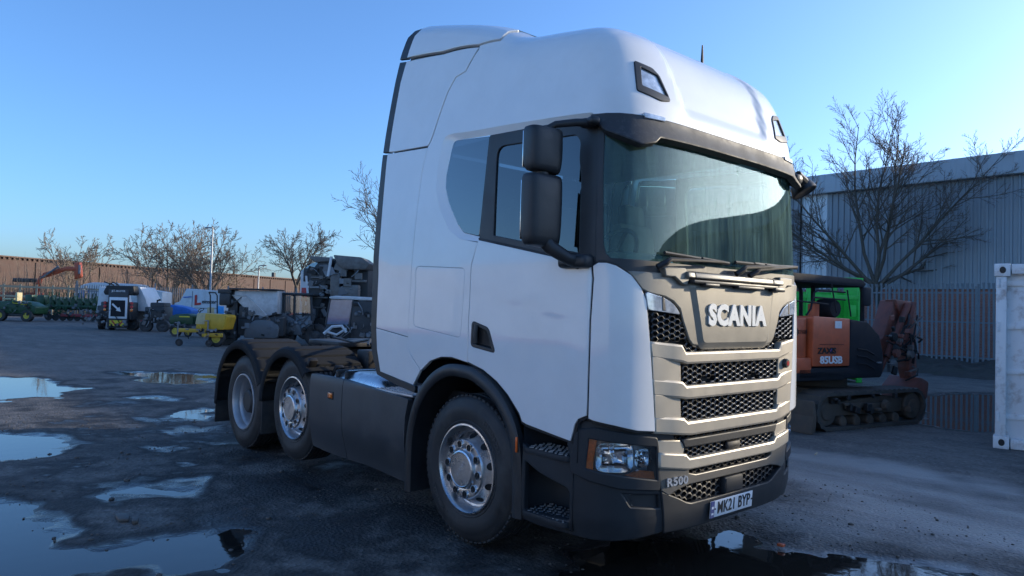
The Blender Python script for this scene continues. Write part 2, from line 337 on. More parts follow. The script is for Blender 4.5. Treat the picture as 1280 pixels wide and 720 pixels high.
def ground_mat():
    m = bpy.data.materials.new('yard_grit'); m.use_nodes = True; n = m.node_tree.nodes; l = m.node_tree.links; b = n['Principled BSDF']
    tc = n.new('ShaderNodeTexCoord'); P_ = tc.outputs['Object']
    def noise(sc, det=6, ro=.6, src=P_):
        t = n.new('ShaderNodeTexNoise'); t.inputs['Scale'].default_value = sc; t.inputs['Detail'].default_value = det; t.inputs['Roughness'].default_value = ro; l.new(src, t.inputs['Vector']); return t.outputs['Fac']
    def mr(src, a, b_, c=0., d=1.):
        t = n.new('ShaderNodeMapRange'); t.inputs[1].default_value = a; t.inputs[2].default_value = b_; t.inputs[3].default_value = c; t.inputs[4].default_value = d; l.new(src, t.inputs[0]); return t.outputs[0]
    def mix(f, a, b_):
        t = n.new('ShaderNodeMix'); t.data_type = 'RGBA'; l.new(f, t.inputs[0])
        for i, v in ((6, a), (7, b_)):
            if isinstance(v, tuple): t.inputs[i].default_value = (*v, 1)
            else: l.new(v, t.inputs[i])
        return t.outputs[2]
    mp = n.new('ShaderNodeMapping'); mp.inputs['Scale'].default_value = (.35, 1.6, 1); l.new(P_, mp.inputs[0])
    tracks = noise(1.1, 7, .65, mp.outputs[0])
    big = noise(.22, 5); mid = noise(1.7, 8, .65); fine = noise(46, 4, .7)
    c = mix(mr(big, .38, .62), (.085, .079, .073), (.135, .122, .108))
    c = mix(mr(tracks, .42, .66), c, (.175, .157, .138))
    c = mix(mr(mid, .45, .7, 0, .7), c, (.048, .046, .044))
    vo = n.new('ShaderNodeTexVoronoi'); vo.inputs['Scale'].default_value = 34; l.new(P_, vo.inputs['Vector'])
    sep = n.new('ShaderNodeSeparateColor'); l.new(vo.outputs['Color'], sep.inputs[0])
    c = mix(mr(sep.outputs[0], .8, .98, 0, .55), c, (.24, .22, .195))
    c = mix(mr(sep.outputs[1], .75, 1, 0, .6), c, (.035, .034, .033))
    a = n.new('ShaderNodeAttribute'); a.attribute_name = 'wet'
    wv = n.new('ShaderNodeMath'); wv.operation = 'ADD'; l.new(a.outputs['Fac'], wv.inputs[0]); l.new(mr(mid, .3, .7, -.22, .22), wv.inputs[1])
    wf = mr(wv.outputs[0], .15, .65); gf = mr(wv.outputs[0], .72, 1.02)
    a2 = n.new('ShaderNodeAttribute'); a2.attribute_name = 'pale'; c = mix(a2.outputs['Fac'], c, (.30, .285, .265))
    dk = n.new('ShaderNodeMix'); dk.data_type = 'RGBA'; dk.blend_type = 'MULTIPLY'; sb = n.new('ShaderNodeMath'); sb.operation = 'MULTIPLY'; l.new(wf, sb.inputs[0]); l.new(mr(a2.outputs['Fac'], 0, 1, 1, .1), sb.inputs[1]); l.new(sb.outputs[0], dk.inputs[0]); l.new(c, dk.inputs[6]); dk.inputs[7].default_value = (.22, .225, .235, 1)
    l.new(dk.outputs[2], b.inputs['Base Color'])
    rg = n.new('ShaderNodeMix'); rg.data_type = 'FLOAT'; l.new(gf, rg.inputs[0]); rg.inputs[2].default_value = .78; rg.inputs[3].default_value = .13
    rg2 = n.new('ShaderNodeMix'); rg2.data_type = 'FLOAT'; l.new(mr(a2.outputs['Fac'], 0, 1, 0, .8), rg2.inputs[0]); l.new(rg.outputs[0], rg2.inputs[2]); rg2.inputs[3].default_value = .33
    l.new(rg2.outputs[0], b.inputs['Roughness'])
    h = n.new('ShaderNodeMath'); h.operation = 'ADD'; l.new(fine, h.inputs[0]); l.new(vo.outputs['Distance'], h.inputs[1])
    h2 = n.new('ShaderNodeMath'); h2.operation = 'ADD'; l.new(h.outputs[0], h2.inputs[0]); l.new(mr(mid, .2, .8, 0, 2.), h2.inputs[1])
    bp = n.new('ShaderNodeBump'); bp.inputs['Distance'].default_value = .012; l.new(h2.outputs[0], bp.inputs['Height'])
    bs = mr(gf, 0, 1, .9, .14); l.new(bs, bp.inputs['Strength']); l.new(bp.outputs[0], b.inputs['Normal'])
    return m
me.materials.append(ground_mat())
wm = bpy.data.materials.new('puddle_water'); wm.use_nodes = True
_b = wm.node_tree.nodes['Principled BSDF']; _b.inputs['Base Color'].default_value = (.018, .017, .015, 1); _b.inputs['Roughness'].default_value = .03; _b.inputs['IOR'].default_value = 1.33
_b.inputs['Specular IOR Level'].default_value = .8
_tc = wm.node_tree.nodes.new('ShaderNodeTexCoord'); _n = wm.node_tree.nodes.new('ShaderNodeTexNoise'); _n.inputs['Scale'].default_value = 7; _n.inputs['Detail'].default_value = 4
_bp = wm.node_tree.nodes.new('ShaderNodeBump'); _bp.inputs['Strength'].default_value = .06; _bp.inputs['Distance'].default_value = .01
wm.node_tree.links.new(_tc.outputs['Object'], _n.inputs['Vector']); wm.node_tree.links.new(_n.outputs['Fac'], _bp.inputs['Height']); wm.node_tree.links.new(_bp.outputs[0], _b.inputs['Normal'])
for _i, (k, p) in enumerate(PUD.items()):
    xs_ = [a for a, b in p]; ys_ = [b for a, b in p]; e = .5
    lv = LEVEL-.0007*_i
    o = mk('puddle', [(min(xs_)-e, min(ys_)-e, lv), (max(xs_)+e, min(ys_)-e, lv), (max(xs_)+e, max(ys_)+e, lv), (min(xs_)-e, max(ys_)+e, lv)], [(0, 1, 2, 3)], wm, ang=None)
    tag(o, 'shallow rain puddle lying in a dip of the yard', kind='structure')
# loose grit and stones lying on the near ground
def stones(name, n, rng, smin, smax, m, label):
    mb = MB(); bm = bmesh.new(); bmesh.ops.create_icosphere(bm, subdivisions=1, radius=1); bm.verts.index_update()
    V = np.array([v.co[:] for v in bm.verts]); F = [[v.index for v in f.verts] for f in bm.faces]; bm.free()
    AV = []; AF = []; k = 0; c = 0
    while c < n:
        x = random.uniform(rng[0], rng[1]); y = random.uniform(rng[2], rng[3])
        if vn(np.array(x), np.array(y), .6, 5)+.25*random.random() < .02: continue
        i = min(np.searchsorted(gx, x), nx-1); j = min(np.searchsorted(gy, y), ny-1)
        s = smin+(smax-smin)*random.random()**3
        sc_ = s*np.array([random.uniform(.7, 1.3), random.uniform(.7, 1.3), random.uniform(.4, .8)]); a = random.random()*6.3
        W_ = V*(1+.25*(np.random.rand(len(V), 1)-.5))*sc_
        W_ = np.stack([W_[:, 0]*math.cos(a)-W_[:, 1]*math.sin(a)+x, W_[:, 0]*math.sin(a)+W_[:, 1]*math.cos(a)+y, W_[:, 2]+H[i, j]+s*.25], -1)
        AV.append(W_); AF += [tuple(t+k for t in f) for f in F]; k += len(V); c += 1
    o = mk(name, np.concatenate(AV), AF, m, ang=None); tag(o, label, kind='stuff'); return o
MT['stone'] = mat('grit_stone', (.10, .09, .08), .8, var=.5, vscale=9)
stones('gravel', 8000, (-8, 3.4, -4.4, 3), .003, .012, MT['stone'], 'loose grit scattered over the wet yard')
stones('pebbles', 260, (-7, 3.4, -4.3, 3), .01, .028, MT['stone'], 'small dark stones lying on the yard')
# ------------------------------------------------------------------ cab surfaces: (u, v) -> point; u runs round the cab from the front centre, v runs up
def hermite(tab):
    t=np.array(tab,float);x=t[:,0];Y=t[:,1:]
    d=np.diff(Y,axis=0)/np.diff(x)[:,None]
    m=np.zeros_like(Y);m[0]=d[0];m[-1]=d[-1]
    for i in range(1,len(x)-1):
        a,b=d[i-1],d[i];w1=2*(x[i+1]-x[i])+(x[i]-x[i-1]);w2=(x[i+1]-x[i])+2*(x[i]-x[i-1])
        m[i]=np.where(a*b>0,(w1+w2)/(w1/np.where(a==0,1,a)+w2/np.where(b==0,1,b)),0)
    xd=np.linspace(x[0],x[-1],600);k=np.clip(np.searchsorted(x,xd)-1,0,len(x)-2)
    h=(x[k+1]-x[k]);s=((xd-x[k])/h)[:,None];h=h[:,None]
    Yd=(2*s**3-3*s**2+1)*Y[k]+(s**3-2*s**2+s)*h*m[k]+(-2*s**3+3*s**2)*Y[k+1]+(s**3-s**2)*h*m[k+1]
    return xd,Yd
LX,LY=(lambda r:(r[0],r[1][:,0]))(hermite([(0,0),(.5,.076),(.95,.155),(1.1,.23),(1.47,.38),(1.85,.49),(2.25,.59),(2.6,.66)]))
class Surf:
    def __init__(s,n,W,xs,xf,rear,tab,disp=None):
        ph=np.sin(np.linspace(0,math.pi/2,400))**1.0*math.pi/2
        ph=np.linspace(0,math.pi/2,2000)
        yr=np.sin(ph)**(2/n);xr=np.cos(ph)**(2/n)          # yr 0 at front centre -> 1 at side
        X=xs+xr*(xf-xs);Y=W*yr
        L=np.concatenate([[0],np.cumsum(np.hypot(np.diff(X),np.diff(Y)))])
        s.L=L;s.xr=xr;s.yr=yr;s.Lc=L[-1];s.X=X;s.Y=Y;s.xs=xs;s.rear=rear;s.W=W
        s.td,s.tv=hermite(tab);s.disp=disp
    def at(s,u,v):
        a=abs(u);z,W,xf,xs=[np.interp(v,s.td,s.tv[:,i]) for i in range(4)]
        sg=1 if u>0 else -1
        def lift(p):
            t=1.05-p[0]
            if v>3.0 and t>0: p[2]+=np.interp(t,LX,LY)*min(1,(v-3.0)/.55)
            return p
        if a<=s.Lc:
            xr=np.interp(a,s.L,s.xr);yr=np.interp(a,s.L,s.yr)
            return lift(np.array([xs+xr*(xf-xs),sg*W*yr,z]))
        k=(a-s.Lc)/(s.xs-s.rear)
        return lift(np.array([xs+(s.rear-xs)*k,sg*W,z]))
    def nrm(s,u,v,e=2e-3):
        a=s.at(u+e,v)-s.at(u-e,v);b=s.at(u,v+e)-s.at(u,v-e)
        n=np.cross(a,b);return n/np.linalg.norm(n)
    def P(s,u,v,off=0):
        p=s.at(u,v)
        if s.disp: off=off+s.disp(u,v)
        return p+s.nrm(u,v)*off if off else p
    def N(s,u,v,e=3e-3):
        if not s.disp: return s.nrm(u,v)
        a=s.P(u+e,v)-s.P(u-e,v);b=s.P(u,v+e)-s.P(u,v-e)
        n=np.cross(a,b);return n/np.linalg.norm(n)
    def ux(s,x): return -(np.interp(-x,-s.X,s.L) if x>s.xs else s.Lc+(s.xs-x))   # near (right) side
    def uy(s,y): return math.copysign(np.interp(abs(y),s.Y,s.L),y)
sst=lambda a,b,x:(lambda t:t*t*(3-2*t))(min(1,max(0,(x-a)/(b-a))))
def cabdisp(u,v):
    a=abs(u);d=0
    # recessed centre of the roof front
    yr=.545+.29*(v-3.03)
    if v>2.9: d-=.024*(1-sst(yr-.06,yr+.03,a))*sst(2.95,3.06,v)*(1-sst(3.5,3.8,v))
    # swage line along the side
    if a>1.0 and v<2.2:
        x=.75-(a-CAB.Lc)
        zl=1.93-.155*(x+.6)
        d-=.005*(1-sst(zl-.10,zl+.02,v))*sst(1.3,1.6,a)*sst(.6,1.4,v)
    return d
CAB=Surf(5,1.2,.75,1.4,-.85,[(.6,.6,1.212,1.395,.75),(1.0,1.0,1.214,1.40,.75),(1.5,1.5,1.212,1.40,.75),(2.0,2.0,1.202,1.385,.75),(2.8,2.8,1.167,1.345,.75),(3.0,3.0,1.152,1.325,.75),
 (3.2,3.19,1.115,1.27,.75),(3.4,3.375,1.06,1.20,.74),(3.5,3.455,1.01,1.15,.72),(3.6,3.52,.935,1.08,.68),(3.7,3.57,.845,.99,.62),(3.85,3.61,.70,.85,.5)],cabdisp)
BUMP=Surf(4.2,1.24,.45,1.40,-.85,[(.2,.2,1.2,1.35,.45),(.3,.3,1.225,1.375,.45),(.45,.45,1.245,1.40,.45),(.9,.9,1.235,1.40,.45),(1.1,1.1,1.22,1.395,.45)])
def inset_loop(pts, d):
    if not d: return [tuple(p) for p in pts]
    out = []; k = len(pts)
    for i in range(k):
        a = np.array(pts[i])-np.array(pts[i-1]); b = np.array(pts[(i+1) % k])-np.array(pts[i])
        a = a/(np.hypot(*a)+1e-9); b = b/(np.hypot(*b)+1e-9)
        n = np.array([a[1]+b[1], -(a[0]+b[0])]); l = np.hypot(*n); n = n/l if l > .2 else n
        out.append(tuple(np.array(pts[i])-n*d))
    return out
def area(p): return sum(p[i-1][0]*p[i][1]-p[i][0]*p[i-1][1] for i in range(len(p)))/2
def panel(name, S, out, holes=(), off=0., th=.022, m=None, par=None, step=.075, rim=None, hrim=None, inset=0., mir=False, bev=.003):
    offf = off if callable(off) else (lambda u, v: off)
    out = list(out); holes = [list(h) for h in holes]
    if area(out) < 0: out.reverse()
    for h in holes:
        if area(h) > 0: h.reverse()
    out = inset_loop(out, inset); holes = [inset_loop(h, inset) for h in holes]
    loops = [out]+holes
    tri = tessellate_polygon([[Vector((a, b, 0)) for a, b in L] for L in loops])
    flat = [p for L in loops for p in L]; nout = len(out)
    bm = bmesh.new(); vs_ = [bm.verts.new((a, b, 0)) for a, b in flat]
    if not holes: bm.faces.new(vs_)
    for t in (tri if holes else ()):
        if len(set(t)) == 3:
            a = area([flat[i] for i in t])
            if abs(a) < 1e-9: continue
            try: bm.faces.new([vs_[i] for i in (t if a > 0 else t[::-1])])
            except ValueError: pass
    for ax in (0, 1):
        lo = min(p[ax] for p in flat); hi = max(p[ax] for p in flat)
        st = step if not isinstance(step, tuple) else step[ax]
        k = math.floor(lo/st)+1
        while k*st < hi:
            co = [0, 0, 0]; co[ax] = k*st; no = [0, 0, 0]; no[ax] = 1
            bmesh.ops.bisect_plane(bm, geom=bm.verts[:]+bm.edges[:]+bm.faces[:], plane_co=co, plane_no=no, dist=1e-6); k += 1
    bmesh.ops.remove_doubles(bm, verts=bm.verts[:], dist=2e-5)
    bmesh.ops.triangulate(bm, faces=[f for f in bm.faces if len(f.verts) > 4])
    bm.verts.index_update(); bm.normal_update()
    UV = [(v.co.x, v.co.y) for v in bm.verts]
    Pn = [S.P(u, v, offf(u, v)) for u, v in UV]; Nn = [S.N(u, v) for u, v in UV]
    if callable(off):
        Nn = []
        for u, v in UV:
            e = 4e-3; a = S.P(u+e, v, offf(u+e, v))-S.P(u-e, v, offf(u-e, v)); b = S.P(u, v+e, offf(u, v+e))-S.P(u, v-e, offf(u, v-e)); c = np.cross(a, b); Nn.append(c/np.linalg.norm(c))
    V = [tuple(p) for p in Pn]; F = []; LN = []
    for f in bm.faces:
        ids = [v.index for v in f.verts]; F.append(tuple(ids)); LN += [tuple(Nn[i]) for i in ids]
    # boundary
    nb = {}; be = []; hv = set()
    def near_hole(i):
        p = UV[i]; best = 1e9; hi_ = False
        return False
    for e in bm.edges:
        if len(e.link_faces) == 1:
            l = e.link_loops[0]; a, b = l.vert.index, l.link_loop_next.vert.index
            d = np.array(UV[b])-np.array(UV[a]); d = d/(np.hypot(*d)+1e-12); n_ = np.array([d[1], -d[0]])
            be.append((a, b)); nb.setdefault(a, []).append(n_); nb.setdefault(b, []).append(n_)
    # which boundary vertices belong to a hole
    if hrim is not None and holes:
        def dist_loop(p, L):
            best = 1e9
            for i in range(len(L)):
                a = np.array(L[i-1]); b = np.array(L[i]); e = b-a; t = np.clip(((p-a)@e)/(e@e+1e-12), 0, 1); best = min(best, np.hypot(*(p-a-e*t)))
            return best
        for i in nb:
            p = np.array(UV[i])
            if min(dist_loop(p, h) for h in holes) < 1e-4: hv.add(i)
    rows0 = [(.0, 0)]+(rim if rim is not None else [(bev, bev*.5), (bev*1.35, bev*1.5), (bev*1.35, th)])
    rowsh = [(.0, 0)]+hrim if hrim is not None else rows0
    T = {}
    for i, ns in nb.items():
        n_ = sum(ns); l = np.hypot(*n_); n_ = n_/l if l > 1e-6 else ns[0]
        c = max(.45, min(1, n_ @ ns[0])); n_ = n_/c
        u, v = UV[i]; o_ = offf(u, v); rows = rowsh if i in hv else rows0; base = Pn[i]
        e = 2e-3; t3 = (S.P(u+n_[0]*e, v+n_[1]*e, o_)-S.P(u, v, o_))/e
        idx_ = [i]
        for w_, d_ in rows[1:]:
            p = base+t3*w_-Nn[i]*d_
            V.append(tuple(p)); idx_.append(len(V)-1)
        l3 = np.linalg.norm(t3); T[i] = (idx_, t3/(l3 if l3 > 0 else 1))
    for a, b in be:
        ia, ta = T[a]; ib, tb = T[b]
        rows = rowsh if (a in hv and b in hv) else rows0
        for k in range(min(len(ia), len(ib))-1):
            dw = rows[k+1][0]-rows[k][0]; dd = rows[k+1][1]-rows[k][1]; l = math.hypot(dw, dd)+1e-9
            na = Nn[a]*(dw/l)+ta*(dd/l); nb_ = Nn[b]*(dw/l)+tb*(dd/l)
            F.append((ib[k], ia[k], ia[k+1], ib[k+1])); LN += [tuple(nb_), tuple(na), tuple(na), tuple(nb_)]
    bm.free()
    o = mk(name, V, F, m, par, LN)
    if mir: mirror(o)
    return o
def sym(pts):
    """near half (from side to u=0) -> whole outline"""
    return list(pts)+[(-u, v) for u, v in reversed(pts)]
def inside(p, poly):
    c = False; k = len(poly); x, y = p
    for i in range(k):
        ax, ay = poly[i]; bx, by = poly[i-1]
        if (ay > y) != (by > y) and x < (bx-ax)*(y-ay)/(by-ay)+ax: c = not c
    return c
def closest(p, poly):
    best = None; p = np.array(p)
    for i in range(len(poly)):
        a = np.array(poly[i-1]); b = np.array(poly[i]); e = b-a; t = np.clip(((p-a)@e)/(e@e+1e-12), 0, 1); q_ = a+e*t; d = np.hypot(*(p-q_))
        if best is None or d < best[0]: best = (d, tuple(q_))
    return best[1]
def honeycomb(name, S, poly, par, rx=.034, rz=.021, wall=.3, off=-.012, depth=.022, m=None, mir=False, skip=()):
    """black honeycomb mesh with real cells, on a dark plate"""
    V = []; F = []; us = [p[0] for p in poly]; vs_ = [p[1] for p in poly]
    cols = int((max(us)-min(us))/(rx*1.5))+2; rows = int((max(vs_)-min(vs_))/(rz*1.732))+3
    cache = {}
    def pt(u, v, o):
        k = (round(u, 4), round(v, 4), o)
        if k not in cache: cache[k] = len(V); V.append(tuple(S.P(u, v, o)))
        return cache[k]
    for i in range(-1, cols+1):
        for j in range(-1, rows+1):
            cu = min(us)+i*rx*1.5; cv = min(vs_)+(j+.5*(i % 2))*rz*1.732
            if not inside((cu, cv), poly): continue
            if any(a < cu < b and c < cv < d for a, b, c, d in skip): continue
            O = []; I = []
            for k in range(6):
                a = math.pi/3*k; O.append((cu+rx*math.cos(a), cv+rz*math.sin(a))); I.append((cu+rx*(1-wall)*math.cos(a), cv+rz*(1-wall)*math.sin(a)))
            O = [p if inside(p, poly) else closest(p, poly) for p in O]; I = [p if inside(p, poly) else closest(p, poly) for p in I]
            for k in range(6):
                k2 = (k+1) % 6
                a, b, c, d = pt(*O[k], off), pt(*O[k2], off), pt(*I[k2], off+.004), pt(*I[k], off+.004)
                if len({a, b, c, d}) == 4: F.append((a, b, c, d))
                e, f_ = pt(*I[k2], off-depth), pt(*I[k], off-depth)
                if len({d, c, e, f_}) == 4: F.append((d, c, e, f_))
    o = mk(name, V, F, m or MT['grille'], par, ang=25); o['kind'] = 'stuff'
    if mir: mirror(o)['kind'] = 'stuff'
    return o

# ------------------------------------------------------------------ the truck
truck = empty('truck')
tag(truck, 'large white three-axle truck tractor with bronze grille parked on the wet yard', 'truck')
SHUT = [(-3.029, 1.185), (-3.176, 1.30), (-3.224, 1.375), (-3.226, 1.476), (-3.212, 1.956), (-3.2, 2.182), (-3.18, 2.465), (-3.15, 2.766), (-3.1, 2.958), (-3.034, 3.031), (-2.913, 3.219), (-2.836, 3.29), (-2.719, 3.319), (-2.621, 3.451)]
SEAMD = [(-2.625, 3.474), (-2.414, 3.541), (-2.425, 3.70)]
TRIM = [(-2.373, 2.158), (-2.587, 2.187), (-2.734, 2.266), (-2.873, 2.438), (-2.935, 2.591), (-2.941, 2.739), (-2.900, 2.975), (-2.875, 3.003), (-2.84, 3.009), (-2.769, 3.01), (-2.037, 2.965), (-1.315, 2.913)]
ARCH = [(-3.029, 1.185), (-2.916, 1.265), (-2.773, 1.308), (-2.633, 1.315), (-2.445, 1.29), (-2.265, 1.245), (-2.116, 1.18), (-1.994, 1.1), (-1.874, .99)]
HATCH = fillet([(-3.154, 2.006), (-2.503, 1.974), (-2.533, 1.453), (-3.161, 1.518)], .05)
HANDLE = fillet([(-2.404, 1.586), (-2.22, 1.542), (-2.14, 1.375), (-2.41, 1.407)], .03)
VT = 2.888                                        # top of the sun visor
TOPV = 3.85
near = SHUT+SEAMD+[(-2.41, TOPV)]
low = [(-3.029, 1.185)]+ARCH[1:4]+[(-2.448, 1.29), (-2.455, 1.573), (-2.445, 1.992), (-2.383, 2.15)]+TRIM[1:]+[(-1.285, VT+.01)]
whole = near+[(-u, v) for u, v in reversed(near)]+[(-u, v) for u, v in low[1:]]+[(u, v) for u, v in reversed(low)][:-1]
# roof spotlight openings
SPOT = fillet([(-.994, 3.286), (-.828, 3.26), (-.765, 3.215), (-.69, 3.035), (-.787, 3.018), (-.996, 3.056)], .02, 4)
mirp = lambda P_: [(-u, v) for u, v in P_]
cab = panel('cab_shell', CAB, whole, [HATCH, mirp(HATCH), SPOT, mirp(SPOT)], m=MT['roofwhite'], par=truck, step=(.045, .05), th=.03)
# sloping reveal round the side windows
rv = [(-1.285, VT+.012)]+TRIM[::-1]
GL_IN = [(-2.383, 2.198), (-2.572, 2.236), (-2.65, 2.300), (-2.785, 2.480), (-2.838, 2.600), (-2.843, 2.700), (-2.79, 2.93), (-2.772, 2.957), (-2.74, 2.962), (-2.336, 2.934), (-1.31, 2.888)]
outer = TRIM; inner = GL_IN
def strip(name, A, B, offA, offB, m, par, n=60, mir=True):
    def rs(L):
        L = np.array(L); d = np.concatenate([[0], np.cumsum(np.hypot(*np.diff(L, axis=0).T))]); t = np.linspace(0, d[-1], n); return np.stack([np.interp(t, d, L[:, 0]), np.interp(t, d, L[:, 1])], -1)
    A, B = rs(A), rs(B); V = []; F = []
    for i in range(n):
        V.append(tuple(CAB.P(*A[i], offA))); V.append(tuple(CAB.P(*B[i], offB)))
    for i in range(n-1): F.append((2*i, 2*i+2, 2*i+3, 2*i+1))
    a, b, c = [np.array(V[k]) for k in F[n//2][:3]]; 
    if np.cross(b-a, c-a)[1] > 0: F = [f[::-1] for f in F]
    o = mk(name, V, F, m, par, ang=60)
    if mir: mirror(o)
    return o
strip('window_reveal', outer, inner, .001, -.022, MT['white'], truck)
# hatches
_hh = HATCH if area(HATCH) > 0 else HATCH[::-1]
panel('hatch_seal', CAB, inset_loop(_hh, -.012), [inset_loop(_hh, .03)], off=-.009, m=MT['black'], par=truck, th=.02, mir=True)
panel('storage_hatch', CAB, HATCH, m=MT['white'], par=truck, inset=.009, off=-.001, mir=True)
# doors
DOOR = [(-2.375, 2.172), (-1.282, 1.962), (-1.269, 1.881), (-1.281, 1.626), (-1.283, 1.051), (-1.342, 1.023), (-1.368, .987), (-1.401, .881), (-1.799, .927), (-1.846, .94)]+ARCH[::-1][:5]+[(-2.45, 1.573), (-2.44, 1.992)]
FRAME = fillet([(-2.34, 2.930), (-1.314, 2.885), (-1.268, 2.876), (-1.261, 1.99), (-1.276, 1.965), (-2.378, 2.180)], .015)
DGLASS = fillet([(-2.250, 2.84), (-1.445, 2.798), (-1.405, 2.74), (-1.412, 2.624), (-1.385, 2.53), (-1.385, 2.327), (-1.383, 2.036), (-2.226, 2.194)], [.09, .05, .02, .05, .05, .02, .02, .01])
def both(f):
    f(1); f(-1)
def side_door(sgn):
    k = (lambda P_: P_) if sgn == 1 else mirp
    panel('door_seal', CAB, k(inset_loop(DOOR if area(DOOR) > 0 else DOOR[::-1], -.014)), [k(inset_loop(DOOR if area(DOOR) > 0 else DOOR[::-1], .04))], off=-.010, m=MT['black'], par=truck, th=.02)
    d = panel('door', CAB, k(DOOR), [k(HANDLE)], m=MT['white'], par=truck, inset=.008, th=.03)
    panel('window_frame', CAB, k(FRAME), [k(DGLASS)], off=-.014, m=MT['satin'], par=d, th=.03)
    panel('window_glass', CAB, k(DGLASS), off=-.026, m=MT['glass_side'], par=d, th=.005, inset=-.01)
    mb = MB()
    pts = [CAB.P(sgn*u, v, -.05) for u, v in [(-2.39, 1.575), (-2.225, 1.535), (-2.15, 1.385), (-2.4, 1.415)]]
    mb.add(pts, [(0, 1, 2, 3)] if sgn == -1 else [(3, 2, 1, 0)])
    hp = panel('handle_recess', CAB, k(inset_loop(HANDLE, 0)), [k(inset_loop(HANDLE[::-1] if area(HANDLE) < 0 else HANDLE, .018))], off=.002, m=MT['satin'], par=d, th=.05)
    mb.tube([CAB.P(sgn*-2.345, 1.56, .004), CAB.P(sgn*-2.345, 1.50, .012), CAB.P(sgn*-2.345, 1.43, .006)], .017, 8)
    mb.build('door_handle', [MT['satin']], d)
    return d
both(side_door)
panel('quarter_glass', CAB, fillet([(-2.343, 2.93), (-2.384, 2.2)]+GL_IN[1:-2], .02), off=-.017, m=MT['glass_dark'], par=truck, inset=.004, mir=True)
# front corner panels
CORNER = [(-1.27, 1.957), (-1.234, 1.978), (-1.18, 1.977), (-1.124, 1.962), (-1.025, 1.907), (-.957, 1.836), (-.915, 1.756), (-.884, 1.514), (-.848, 1.216), (-.832, 1.051), (-.824, .958), (-.961, .968), (-1.115, 1.003), (-1.244, 1.025), (-1.275, 1.036), (-1.275, 1.626), (-1.262, 1.881)]
_cc = CORNER if area(CORNER) > 0 else CORNER[::-1]
panel('corner_seal', CAB, inset_loop(_cc, -.010), [inset_loop(_cc, .03)], off=-.010, m=MT['black'], par=truck, th=.02, mir=True)
panel('corner_panel', CAB, CORNER, m=MT['white'], par=truck, inset=.006, th=.035, step=.05, mir=True)
# windscreen pillar, surround and glass
WS = sym([(-1.155, 2.002), (-1.191, 2.033), (-1.209, 2.089), (-1.224, 2.519), (-1.218, 2.87)][::-1])
WS = [(-1.218, 2.87), (-1.224, 2.519), (-1.209, 2.089), (-1.191, 2.033), (-1.155, 2.002), (-.6, 1.995), (.6, 1.995), (1.155, 2.002), (1.191, 2.033), (1.209, 2.089), (1.224, 2.519), (1.218, 2.87)]
SUR = [(-1.262, 2.885), (-1.255, 1.985), (-1.235, 1.978), (-1.18, 1.980), (-1.124, 1.965), (-1.035, 1.925), (1.035, 1.925), (1.124, 1.965), (1.18, 1.980), (1.235, 1.978), (1.255, 1.985), (1.262, 2.885)]
panel('windscreen_surround', CAB, SUR, [WS], off=-.012, m=MT['satin'], par=truck, th=.03)
panel('windscreen', CAB, WS, off=-.018, m=MT['windscreen'], par=truck, th=.004, inset=-.012)
# sun visor
VIS = [(-1.30, 2.888), (-1.27, 2.852), (-1.20, 2.785), (-1.10, 2.738), (-1.004, 2.700), (-.978, 2.706), (-.90, 2.728), (-.852, 2.768), (-.3, 2.778)]
visor = panel('sun_visor', CAB, sym(VIS), off=lambda u, v: .018+.052*(1-sst(2.68, 2.888, v)), m=mat('visor_grey_black', (.03, .032, .036), .6, var=.15, dirt=(.12, .12, .12), dirt_amt=.5, dscale=30), par=truck, th=.02, step=(.08, .04), rim=[(.006, .003), (.008, .012), (.008, .05)])
for s in (1, -1):
    panel('marker_lamp', CAB, [(s*-.955, 2.906), (s*-.786, 2.902), (s*-.786, 2.882), (s*-.951, 2.880)], off=.028, th=.03, m=MT['lampglass'], par=visor)
# roof spotlights
LENS_IN = fillet([(-.944, 3.247), (-.785, 3.214), (-.712, 3.062), (-.951, 3.100)], .012, 4)
for s in (1, -1):
    k = (lambda P_: P_) if s == 1 else mirp
    inn = LENS_IN
    sp = panel('roof_spotlight', CAB, k(inset_loop(SPOT if area(SPOT) > 0 else SPOT[::-1], .006)), [k(inn)], off=.008, th=.05, m=MT['satin'], par=truck)
    panel('lamp_lens', CAB, k(inn), off=-.004, th=.004, m=MT['lampglass'], par=sp)
# roof closing plate, antenna
top = [tuple(CAB.P(u, TOPV, -.004)) for u in np.linspace(-2.41, 2.41, 40)]
mk('roof_plate', top, [tuple(range(len(top)))], MT['white'], truck, ang=None)
MB().tube([(.72, .56, 3.60), (.72, .56, 3.76), (.72, .56, 3.88)], [.014, .012, .006], 6).build('antenna', [MT['black']], truck)
# side deflectors: three panels each side with a rubber trailing edge
DL = [(-3.72, 2.992), (-3.735, 2.103), (-3.722, 1.485)]+[(-3.226, 1.432), (-3.212, 1.956), (-3.2, 2.182), (-3.18, 2.465), (-3.15, 2.766), (-3.103, 2.956)]
d1 = panel('side_deflector', CAB, DL, m=MT['white'], par=truck, inset=.009, mir=True)
panel('side_deflector', CAB, [(-3.722, 1.485), (-3.70, 1.3), (-3.63, 1.118), (-3.125, 1.054), (-3.036, 1.18), (-3.176, 1.297), (-3.222, 1.37), (-3.226, 1.432)], m=MT['white'], par=truck, inset=.009, mir=True)
panel('side_deflector', CAB, [(-3.70, 3.0), (-3.104, 2.966), (-3.040, 3.031), (-2.919, 3.219), (-2.842, 3.29), (-2.725, 3.319), (-2.630, 3.466), (-3.068, 3.424), (-3.61, 3.402), (-3.65, 3.306)], m=MT['white'], par=truck, inset=.009, mir=True)
def rubber(A, B): panel('rubber_edge', CAB, A+B[::-1], off=-.012, m=MT['satin'], par=truck, th=.03, inset=.004, mir=True)
